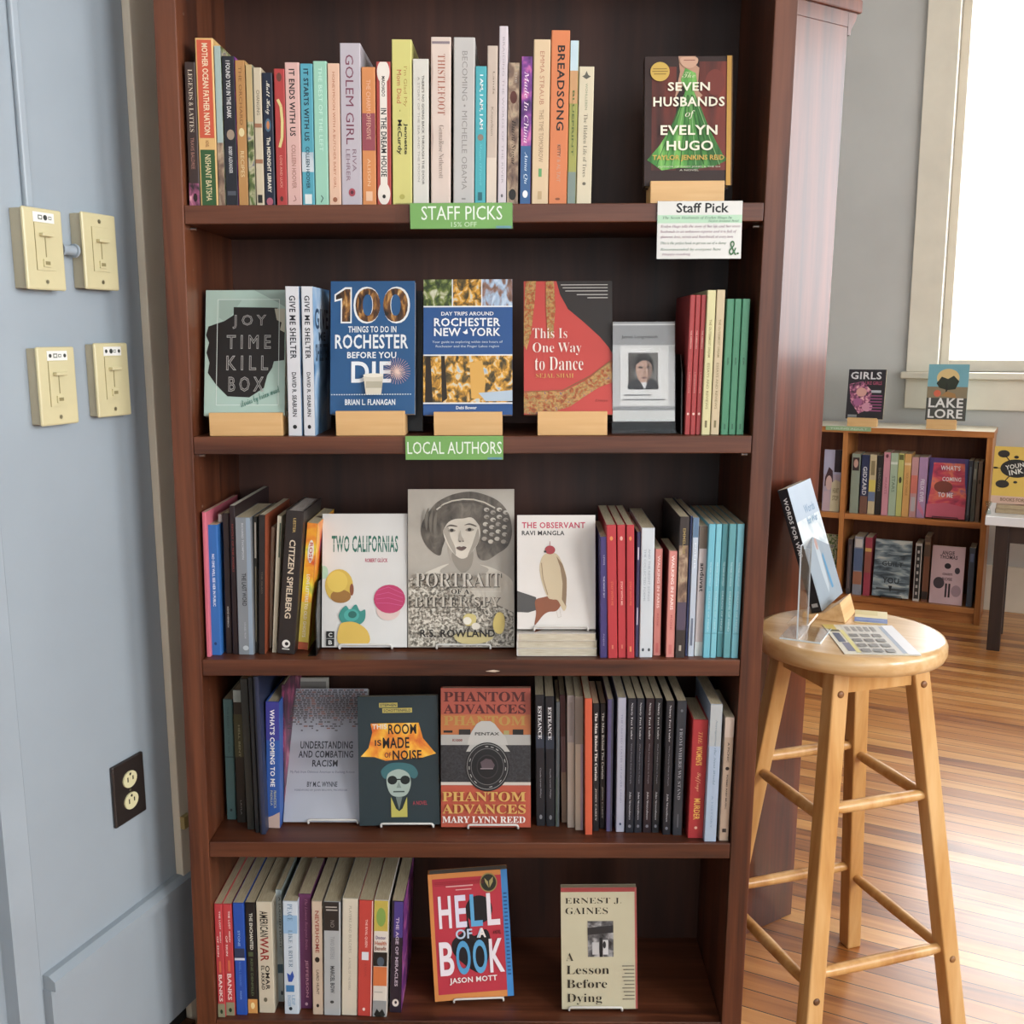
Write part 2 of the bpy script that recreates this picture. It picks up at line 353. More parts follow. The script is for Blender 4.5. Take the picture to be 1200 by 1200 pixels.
def floor_mat():
    m, nt, b = newmat('oak_strip_floor')
    tc = nd(nt, 'ShaderNodeTexCoord'); mp = nd(nt, 'ShaderNodeMapping'); mp.inputs['Rotation'].default_value = (0, 0, A27)
    nt.links.new(tc.outputs['Object'], mp.inputs[0]); v = mp.outputs[0]
    br = nd(nt, 'ShaderNodeTexBrick', Scale=1, Color1=(0, 0, 0, 1), Color2=(1, 1, 1, 1), Mortar=(0, 0, 0, 1)); br.offset = .43; br.offset_frequency = 3
    br.inputs['Mortar Size'].default_value = .0015; br.inputs['Brick Width'].default_value = 2.7; br.inputs['Row Height'].default_value = .057; br.inputs['Bias'].default_value = 0
    nt.links.new(v, br.inputs['Vector'])
    mp2 = nd(nt, 'ShaderNodeMapping'); mp2.inputs['Scale'].default_value = (.06, 1, 1); nt.links.new(v, mp2.inputs[0])
    n = nd(nt, 'ShaderNodeTexNoise', Scale=34, Detail=8, Distortion=1); nt.links.new(mp2.outputs[0], n.inputs['Vector'])
    a = nd(nt, 'ShaderNodeMath', _operation='MULTIPLY_ADD'); a.inputs[1].default_value = .55; nt.links.new(br.outputs[0], a.inputs[0])
    h = nd(nt, 'ShaderNodeMath', _operation='MULTIPLY'); h.inputs[1].default_value = .75; nt.links.new(n.outputs[0], h.inputs[0]); nt.links.new(h.outputs[0], a.inputs[2])
    r = ramp(nt, ((.2, '5e341a'), (.42, '905628'), (.62, 'b4763a'), (.9, 'd29a5a'))); nt.links.new(a.outputs[0], r.inputs[0])
    mx = nd(nt, 'ShaderNodeMix', _data_type='RGBA'); nt.links.new(br.outputs['Fac'], mx.inputs[0]); nt.links.new(r.outputs[0], mx.inputs[6]); mx.inputs[7].default_value = hexc('3a2415')
    nt.links.new(mx.outputs[2], b.inputs['Base Color'])
    n2 = nd(nt, 'ShaderNodeTexNoise', Scale=5, Detail=5); nt.links.new(v, n2.inputs['Vector'])
    rr = nd(nt, 'ShaderNodeMapRange'); rr.inputs['To Min'].default_value = .22; rr.inputs['To Max'].default_value = .42; nt.links.new(n2.outputs[0], rr.inputs[0]); nt.links.new(rr.outputs[0], b.inputs['Roughness'])
    b.inputs['Specular IOR Level'].default_value = .6; b.inputs['Coat Weight'].default_value = .35; b.inputs['Coat Roughness'].default_value = .22
    inv = nd(nt, 'ShaderNodeMath', _operation='SUBTRACT'); inv.inputs[0].default_value = 1; nt.links.new(br.outputs['Fac'], inv.inputs[1])
    bp = nd(nt, 'ShaderNodeBump', Strength=.35); bp.inputs['Distance'].default_value = .0015; nt.links.new(inv.outputs[0], bp.inputs['Height'])
    bp2 = nd(nt, 'ShaderNodeBump', Strength=.12); bp2.inputs['Distance'].default_value = .004; nt.links.new(n2.outputs[0], bp2.inputs['Height']); nt.links.new(bp.outputs[0], bp2.inputs['Normal']); nt.links.new(bp2.outputs[0], b.inputs['Normal'])
    return m
FC = FL(-.4, -3.5, 0)
m = MB(); m.box((-6, -6, -.06), (6, 6, 0), floor_mat(), Matrix.Translation(V((FC.x, FC.y, 0)))); m.build('floor', kind='structure')
m = MB(); m.box((-6, -6, CEIL), (6, 6, CEIL+.06), paint('ceiling_paint', 'e6e4de', .8), Matrix.Translation(V((FC.x, FC.y, 0)))); m.build('ceiling', kind='structure')

def wall(name, M, x0, x1, mt, openings=(), t=.16, ybase=0):
    m = MB(); x = x0
    for a, b, z0, z1 in sorted(openings):
        m.box((x, ybase, 0), (a, t, CEIL), mt); m.box((a, ybase, 0), (b, t, z0), mt); m.box((a, ybase, z1), (b, t, CEIL), mt); x = b
    m.box((x, ybase, 0), (x1, t, CEIL), mt)
    return m.build(name, M=M, kind='structure')
def window(name, M, a, b, z0, z1, cw=.14):
    e = bpy.data.objects.new(name, None); COL.objects.link(e); e.matrix_world = M; e['kind'] = 'structure'
    m = MB()
    m.box((a-cw, -.024, z0), (a, 0, z1+.16), trim_white); m.box((b, -.024, z0), (b+cw, 0, z1+.16), trim_white); m.box((a, -.024, z1), (b, 0, z1+.16), trim_white)
    m.box((a-.012, -.002, z0), (a, .15, z1), trim_white); m.box((b, -.002, z0), (b+.012, .15, z1), trim_white); m.box((a, -.002, z1), (b, .15, z1+.012), trim_white)
    m.build('window_casing', e, bevel=.003)
    m = MB(); m.box((a-cw-.02, -.06, z0-.032), (b+cw+.02, .15, z0), trim_white); m.build('window_sill', e, bevel=.006)
    m = MB(); m.box((a-cw, -.02, z0-.175), (b+cw, 0, z0-.032), trim_white); m.build('window_apron', e, bevel=.003)
    m = MB(); r = .04
    m.box((a, .07, z0), (a+r, .105, z1), trim_white); m.box((b-r, .07, z0), (b, .105, z1), trim_white)
    m.box((a+r, .07, z0), (b-r, .105, z0+.055), trim_white); m.box((a+r, .07, z1-r), (b-r, .105, z1), trim_white); m.build('window_sash', e, bevel=.003)
    m = MB(); m.box((a+r, .085, z0+.055), (b-r, .089, z1-r), clear('window_glass')); m.build('window_pane', e)
    return e
fx0 = -.235
wall('wall_far', FWALL, -2.2, 3.2, wall_grey, [(fx0, fx0+1.13, 1.13, 2.85)])
window('window_1', FWALL, fx0, fx0+1.13, 1.13, 2.85)
RO = [1.4, 2.95, 4.5, 6.15]
wall('wall_right', RWALL, -.5, -BACK_O+.2, wall_grey, [(o-.55, o+.55, 1.1, 2.9) for o in RO])
for k, o in enumerate(RO): window('window_%d' % (k+2), RWALL, o-.55, o+.55, 1.1, 2.9)
BS = [-2.05]  # unseen back-wall window, added to let the fill light in
wall('wall_back', BWALL, -3.2, 1.3, wall_grey, [(s-.85, s+.85, .6, 2.9) for s in BS])
for k, s in enumerate(BS): window('window_%d' % (k+6), BWALL, s-.85, s+.85, .6, 2.9)

m = MB(); m.box((-.535, 0, 0), (4.2, .15, CEIL), wall_blue); m.box((-9, 0, 0), (-1.5, .15, CEIL), wall_blue); m.build('wall_left', M=LWALL, kind='structure')
m = MB(); m.box((-.582, -.001, 0), (-.5362, .15, CEIL), trim_blue); m.build('trim_1', M=LWALL, kind='structure')
m = MB(); m.box((-1.5, .024, 0), (-.582, .15, CEIL), wall_blue); m.build('door_1', M=LWALL, kind='structure')
m = MB(); m.box((-.207, -.016, 0), (-.12, 0, CEIL), trim_white); m.build('trim_2', M=LWALL, bevel=.002, kind='structure')
m = MB(); m.box((-.5335, -.0168, .062), (-.187, 0, .298), wall_blue)
m.prism([(-.532, 0, .298), (-.532, -.024, .298), (-.532, -.024, .314), (-.532, -.012, .322), (-.532, 0, .322)], (.325+.02, 0, 0), wall_blue); m.build('baseboard_left', M=LWALL, kind='structure')
m = MB(); m.box((-.5335, -.006, .03), (-.21, 0, .062), paint('shadow_gap', '15110f', .9)); m.box((-.5335, -.026, 0), (-.21, 0, .03), wood('shoe', '3a2012', '5a3520', '75492c', 'x', rough=.5)); m.build('baseboard_left_shoe', M=LWALL, kind='structure')
m = MB(); m.box((-2.2, -.018, 0), (3.2, 0, .22), trim_white); m.build('baseboard_far', M=FWALL, bevel=.003, kind='structure')

# ------------------------------------------------------------------ the tall bookcase
WZ = wood('mahogany_upright', '2c140b', '502815', '6e3e26', 'z', 16, .45, .05, .05)
WX = wood('mahogany_shelf', '2e140b', '522a17', '6c3e28', 'x', 16, .45, .05, .05)
WB = wood('mahogany_back', '200e08', '3a1d12', '4c2a1c', 'z', 7, .55, .0, .08)
def shear(mb): mb.v = [(x+SHX*(z-1.3), y, z) for x, y, z in mb.v]; return mb
DEP = .27
bc = empty('bookcase', 'tall dark mahogany bookcase with five shelves full of books', 'bookcase', Matrix.Identity(4))
for x0, x1, sg in ((-.484, -.45, 1), (.45, .485, -1)):
    m = MB(); m.box((x0, 0, 0), (x1, DEP, 1.95), WZ)
    xi = x1 if sg > 0 else x0
    hole = paint('peg_hole', '8a6a58', .7)
    for z in [k*.032+.16 for k in range(52)]:
        if any(-.004 < s-z < .05 for s in SZ): continue
        for y in (.035,):
            if int(z*1000/32) % 2 == 0: m.disc((xi+sg*.0004, y, z), .0022, (sg, 0, 0), hole, 8)
    shear(m).build('side_panel', bc, bevel=.0015)
m = MB(); m.box((-.45, DEP-.008, 0), (.45, DEP, 1.92), WB); shear(m).build('back_panel', bc)
for k, z in enumerate(SZ):
    m = MB(); m.box((-.4495, .001, z-.0283), (.4495, DEP-.0085, z), WX)
    if k == 2:
        a = aty(577, 786, .0006); ch = paint('bare_wood_chip', 'cbb9a6', .7)
        m.poly([(a.x-SHX*(a.z-1.3)+dx, .0006, a.z+dz) for dx, dz in ((-.012, -.001), (.004, -.0025), (.013, -.0005), (.002, .0015))], ch)
    shear(m).build('shelf', bc, bevel=.0015)
    if k < 4:
        for x in (-.447, .447):
            m = MB(); m.tube([(x*1.006, .03, z-.033), (x*.985, .03, z-.033)], .0028, paint('pin_metal', 'c8c8c8', .3, metal=1), 8); shear(m).build('shelf_pin', bc)
m = MB(); m.box((-.45, .018, 0), (.45, .036, SZ[4]-.029), WX); shear(m).build('kick_board', bc)
m = MB(); m.box((-.485, -.005, 1.95), (.486, DEP, 1.975), WX); shear(m).build('top_panel', bc)
m = MB(); m.prism([(-.5, 0, 1.90), (-.5, -.012, 1.90), (-.5, -.03, 1.95), (-.5, -.045, 1.96), (-.5, -.045, 1.985), (-.5, 0, 1.985)], (1.0, 0, 0), WX); shear(m).build('cornice', bc)

# the bookcase standing behind it at an angle: only its side and the end of its cornice show
e1 = V((.828, .561, 0)).normalized(); e2 = V((-e1.y, e1.x, 0)); C0 = V((.711, .515, 0))
B2 = frame(C0, -e1, e2, ZV)           # local: x runs back along the side, y away along its width
WZ2 = wood('mahogany_side', '321409', '552614', '6e3822', 'z', 14, .3, .75, .05, .01); [n for n in WZ2.node_tree.nodes if n.type == 'BSDF_PRINCIPLED'][0].inputs['Coat IOR'].default_value = 1.5
b2 = empty('bookcase', 'second mahogany bookcase standing at an angle behind, showing its polished side', 'bookcase', Matrix.Identity(4))
def B2m(mb):
    mb.v = [tuple(B2 @ V(p)) for p in mb.v]; mb.f = [f[::-1] for f in mb.f]; return shear(mb)
for y0 in (0, .776):
    m = MB(); m.box((0, y0, 0), (.30, y0+.024, 1.90), WZ2); B2m(m).build('side_panel', b2, bevel=.0015)
m = MB(); m.box((.29, .0245, .0), (.299, .7755, 1.90), WB); B2m(m).build('back_panel', b2)
for z in (.10, .46, .82, 1.18, 1.54):
    m = MB(); m.box((.003, .0245, z-.028), (.289, .7755, z), WX); B2m(m).build('shelf', b2)
m = MB(); m.box((-.034, -.006, 1.928), (.302, .806, 1.953), WZ2); B2m(m).build('top_panel', b2, bevel=.003)
m = MB(); m.prism([(0, 0, 1.885), (-.008, 0, 1.885), (-.010, 0, 1.897), (-.022, 0, 1.915), (-.026, 0, 1.928), (0, 0, 1.928)], (0, .80, 0), WZ2); m.box((0.0005, 0, 1.90), (.30, .80, 1.928), WZ2); B2m(m).build('cornice', b2)

# ------------------------------------------------------------------ switches, raceway, socket on the left wall
IV = paint('ivory_plastic', 'cbc29a', .35, 20, 'f6f6f6', .01); IVB = paint('ivory_box', 'b5ad94', .5, 20, 'f0f0f0', .02); IVD = paint('ivory_slot', '8a8058', .6)
def switch(label, s0, s1, z0, z1, D, sticker, pos):
    c = (s0+s1)/2; e = empty('dimmer_switch', label, 'light switch', LWALL @ Matrix.Translation(V((c, 0, z0))), 'dimmer switches on the left wall')
    w_ = s1-s0; h = z1-z0
    m = MB(); m.box((-w_/2+.002, -D+.005, .002), (w_/2-.002, 0, h-.002), IVB); m.build('back_box', e, bevel=.001)
    m = MB(); m.box((-w_/2, -D, 0), (w_/2, -D+.0055, h), IV); m.build('cover_plate', e, bevel=.0028)
    m = MB(); y = -D-.0003
    m.box((-.018, y-.0012, .028), (.018, y, .095), IV)
    m.box((-.0008, y-.0016, .047), (.0008, y-.0011, .075), IVD)
    for a in ((-.018, .028, .018, .0288), (-.018, .0945, .018, .0952), (-.0183, .028, -.0176, .095), (.0176, .028, .0183, .095)): m.box((a[0], y-.0005, a[1]), (a[2], y, a[3]), IVD)
    m.build('dimmer_body', e)
    m = MB(); m.box((-.011, y-.009, .076+pos), (.011, y-.001, .081+pos), IV); m.build('slider', e, bevel=.001)
    m = MB(); m.box((-.007, y-.0035, .033), (.007, y-.001, .044), IV); m.box((-.0045, y-.0038, .036), (.0045, y-.0034, .041), IVD); m.build('rocker', e)
    sc = paint('screw_metal', 'a09a80', .35, metal=.8)
    for z in (.012, h-.012) if not sticker else (.012,):
        m = MB(); m.disc((0, y-.0004, z), .0032, (0, -1, 0), sc, 12); m.box((-.0026, y-.0008, z-.0003), (.0026, y-.0004, z+.0003), IVD); m.build('screw', e)
    if sticker:
        m = MB(); m.box((-.019, y-.0004, h-.02), (.021, y, h-.006), 'e8e8e2'); yy = y-.0006
        for k, (x, r) in enumerate(sticker):
            if r > 0: m.disc((x, yy, h-.013), r, (0, -1, 0), '3a3f3c', 10)
            else: m.box((x+r, yy-.0001, h-.013+r*.8), (x-r, yy, h-.013-r*.8), '6a7468'); m.box((x+r*.6, yy-.0003, h-.013+r*.4), (x-r*.6, yy-.0001, h-.013-r*.4), 'e8e8e2')
        m.build('sticker', e)
switch('ivory dimmer switch directly under the wall raceway, upper left of four', -.474, -.399, 1.37, 1.486, .026, [(-.006, -.004), (.004, .004), (.013, -.003)], 0)
switch('ivory dimmer switch without a sticker, upper right of four', -.357, -.283, 1.375, 1.491, .025, None, -.004)
switch('ivory dimmer switch with dotted sticker, lower left of four', -.464, -.389, 1.172, 1.288, .022, [(-.013, .003), (-.003, -.004), (.006, -.003), (.016, .003)], -.002)
switch('ivory dimmer switch with dotted sticker, lower right of four nearest the bookcase', -.344, -.268, 1.176, 1.293, .020, [(-.013, .003), (-.002, .004), (.006, -.003), (.016, .003)], -.002)
m = MB(); m.tube([(-.392, -.013, 1.432), (-.364, -.013, 1.432)], .0075, paint('conduit_paint', '9ca7b0', .45), 12)
for x in (-.394, -.366): m.tube([(x, -.013, 1.432), (x+.004, -.013, 1.432)], .0105, paint('conduit_paint', '9ca7b0', .45), 12)
tag(m.build('conduit_coupling', M=LWALL), 'short pale conduit nipple joining the two upper dimmer boxes', 'conduit')
m = MB(); m.box((-.447, -.009, 1.4865), (-.432, 0, CEIL), trim_blue); tag(m.build('wire_raceway', M=LWALL, bevel=.003), 'painted vertical wire raceway running up the wall above the switches', 'conduit')

e = empty('wall_outlet', 'black duplex wall outlet plate with two ivory sockets', 'outlet', LWALL @ Matrix.Translation(V((-.319, 0, .483))))
m = MB(); m.box((-.0385, -.007, 0), (.0385, 0, .109), paint('outlet_plate', '2c2624', .3, bump=.01)); m.build('cover_plate', e, bevel=.0025)
for z in (.035, .074):
    m = MB(); vs = [(.0165*math.cos(2*math.pi*j/24), .0145*math.sin(2*math.pi*j/24)) for j in range(24)]
    m.prism([(a, -.0095, z+b) for a, b in vs], (0, .003, 0), paint('outlet_ivory', 'd8d2a8', .4))
    for x, hh in ((-.0063, .0042), (.0063, .0035)): m.box((x-.0012, -.0099, z+.001-hh), (x+.0012, -.0094, z+.001+hh), '1c1a18')
    m.disc((0, -.0098, z+.0095), .0025, (0, -1, 0), '1c1a18', 10); m.build('socket', e)
m = MB(); m.disc((0, -.0076, .0545), .0026, (0, -1, 0), paint('screw_metal', 'a09a80', .35, metal=.8)); m.build('screw', e)
m = MB(); m.box((-.207, -.026, .413), (-.188, -.0165, .437), paint('beige_plastic', 'a8935e', .5)); tag(m.build('cable_clip', M=LWALL, bevel=.001), 'small beige plastic block low on the white wall trim beside the bookcase', 'cable clip')

# ------------------------------------------------------------------ stool
BE = 'a87238', 'c49458', 'd6ae78'
W_leg = wood('beech_leg', *BE, 'z', 9, .38, .2, .05, .008); W_seat = wood('beech_seat', 'b08450', 'c8a270', 'dabc90', 'x', 9, .3, .35, .06, .008); W_rung = wood('beech_rung', *BE, 'z', 9, .38, .2, .05, .008)
PHI = .469; ST = V((.683, .195, 0)); SH = .762
stool = empty('bar_stool', 'round wooden bar stool with four splayed legs and dowel rungs', 'stool', Matrix.Translation(ST) @ Matrix.Rotation(-PHI, 4, 'Z'))
m = MB(); r = .1695; m.lathe([(r-.012, SH-.036), (r-.004, SH-.033), (r, SH-.024), (r, SH-.010), (r-.004, SH-.002), (r-.012, SH)], W_seat, 72); m.build('seat', stool)
def legc(k, z): t = (SH-.035-z)/(SH-.035); a = k*math.pi/2; rr = .116+(.229-.116)*t; return V((rr*math.sin(a), rr*math.cos(a), z))
D1 = V((math.sin(math.pi/4), math.cos(math.pi/4), 0)); D2 = V((D1.y, -D1.x, 0))
for k in range(4):
    m = MB(); a, b = legc(k, 0), legc(k, SH-.0362); q = .0165
    vs = [p + D2*x*q + D1*y*q for p in (a, b) for x, y in ((-1, -1), (1, -1), (1, 1), (-1, 1))]
    m.add(vs, [(0, 3, 2, 1), (4, 5, 6, 7), (0, 1, 5, 4), (1, 2, 6, 5), (2, 3, 7, 6), (3, 0, 4, 7)], W_leg)
    leg = m.build('leg', stool, bevel=.003)
    if k in (1, 2):
        for z, c in ((SH-.078, '8a5a2c'), (.168 if k == 1 else .145, '6a421e' if k == 2 else '9a6a34')):
            m = MB(); p = legc(k, z); nrm = D2; m.lathe([(.0068, 0), (.0062, .002), (.003, .0034), (.0002, .0036)], paper(c), 14, T=frame(p + nrm*(q-.0005) + V((0, 0, 0)), D1, ZV, nrm)); m.build('screw_plug', leg)
for (i, j), hs in (((1, 2), (.476, .184)), ((3, 0), (.486, .200)), ((0, 1), (.466, .176)), ((2, 3), (.459, .160))):
    for z in hs:
        m = MB(); a, b = legc(i, z), legc(j, z); d = (b-a).normalized(); a = a + d*.012; b = b - d*.012
        m.tube([a, a.lerp(b, .12), a.lerp(b, .5), a.lerp(b, .88), b], [.0085, .0105, .0115, .0105, .0085], W_rung, 14); m.build('rung', stool)
for i, j in ((1, 2), (3, 0), (0, 1), (2, 3)):
    a, b = legc(i, SH-.06), legc(j, SH-.06); d = (b-a).normalized(); a = a+d*.0175; b = b-d*.0175; nn = V((-d.y, d.x, 0))
    m = MB(); vs = [p + nn*x + ZV*z for p in (a, b) for x, z in ((-.009, -.02), (.009, -.02), (.009, .0235), (-.009, .0235))]
    m.add(vs, [(0, 3, 2, 1), (4, 5, 6, 7), (0, 1, 5, 4), (1, 2, 6, 5), (2, 3, 7, 6), (3, 0, 4, 7)], W_leg); m.build('apron', stool)

# ------------------------------------------------------------------ low bookcase and table by the far window
HZ = wood('honey_upright', '8a4f24', 'b0703a', 'c8894e', 'z', 12, .4, .15); HX = wood('honey_shelf', '8a4f24', 'b0703a', 'c8894e', 'x', 12, .4, .15)
SB = frame(FL(0, 0, 0), -FU, FN, ZV)     # local: x to the right, y away
sb = empty('low_bookcase', 'low honey-brown wooden bookcase under the far window', 'bookcase', SB)
SD = .30
for x0, x1 in ((.016, .040), (-.598, -.576), (-1.24, -1.216)):
    m = MB(); m.box((x0, 0, 0 if x0 != -.598 else .0752), (x1, SD, .8548), HZ); m.build('divider' if x0 == -.598 else 'side_panel', sb, bevel=.001)
m = MB(); m.box((-1.245, -.012, .855), (.044, SD, .8815), HX); m.box((-1.244, -.011, .8815), (.043, SD, .882), paint('pale_lit_top', 'e6dcc4', .3)); m.build('top_panel', sb, bevel=.002)  # thin pale upper layer paints in the window light on the top
for x0, x1 in ((-1.2155, -.5985), (-.5755, .0155)):
    m = MB(); m.box((x0, .006, .444), (x1, SD-.008, .470), HX); m.build('shelf', sb, bevel=.001)
m = MB(); m.box((-1.2155, .004, .050), (.0155, SD-.008, .075), HX); m.build('bottom_shelf', sb, bevel=.001)
m = MB(); m.box((-1.2155, .02, 0), (.0155, .036, .0495), HX); m.build('kick_board', sb)
m = MB(); m.box((-1.2155, SD-.0075, .0), (.0155, SD, .8548), wood('honey_back', '5c301c', '7a4428', '8e5634', 'z', 12, .5)); m.build('back_panel', sb)

T0 = V((1.945, 2.513, 0)) - FU*.022; TB = frame(T0, -FU, FN, ZV)
tb = empty('table', 'low table with white top and dark brown legs', 'table', TB)
m = MB(); m.box((0, 0, .535), (1.5, .40, .573), paint('white_laminate', 'e4e4e4', .25)); m.build('table_top', tb, bevel=.003)
DK = wood('dark_leg', '1e1310', '2e1f1a', '3c2a22', 'z', 14, .4)
for x in (.04, 1.41):
    for y in (.035, .315): m = MB(); m.box((x, y, 0), (x+.05, y+.05, .5345), DK); m.build('leg', tb, bevel=.002)
for y in (.045, .335): m = MB(); m.box((.0905, y, .46), (1.4095, y+.02, .5345), DK); m.build('apron', tb)
for x in (.055, 1.425): m = MB(); m.box((x, .0855, .46), (x+.02, .3145, .5345), DK); m.build('apron', tb)
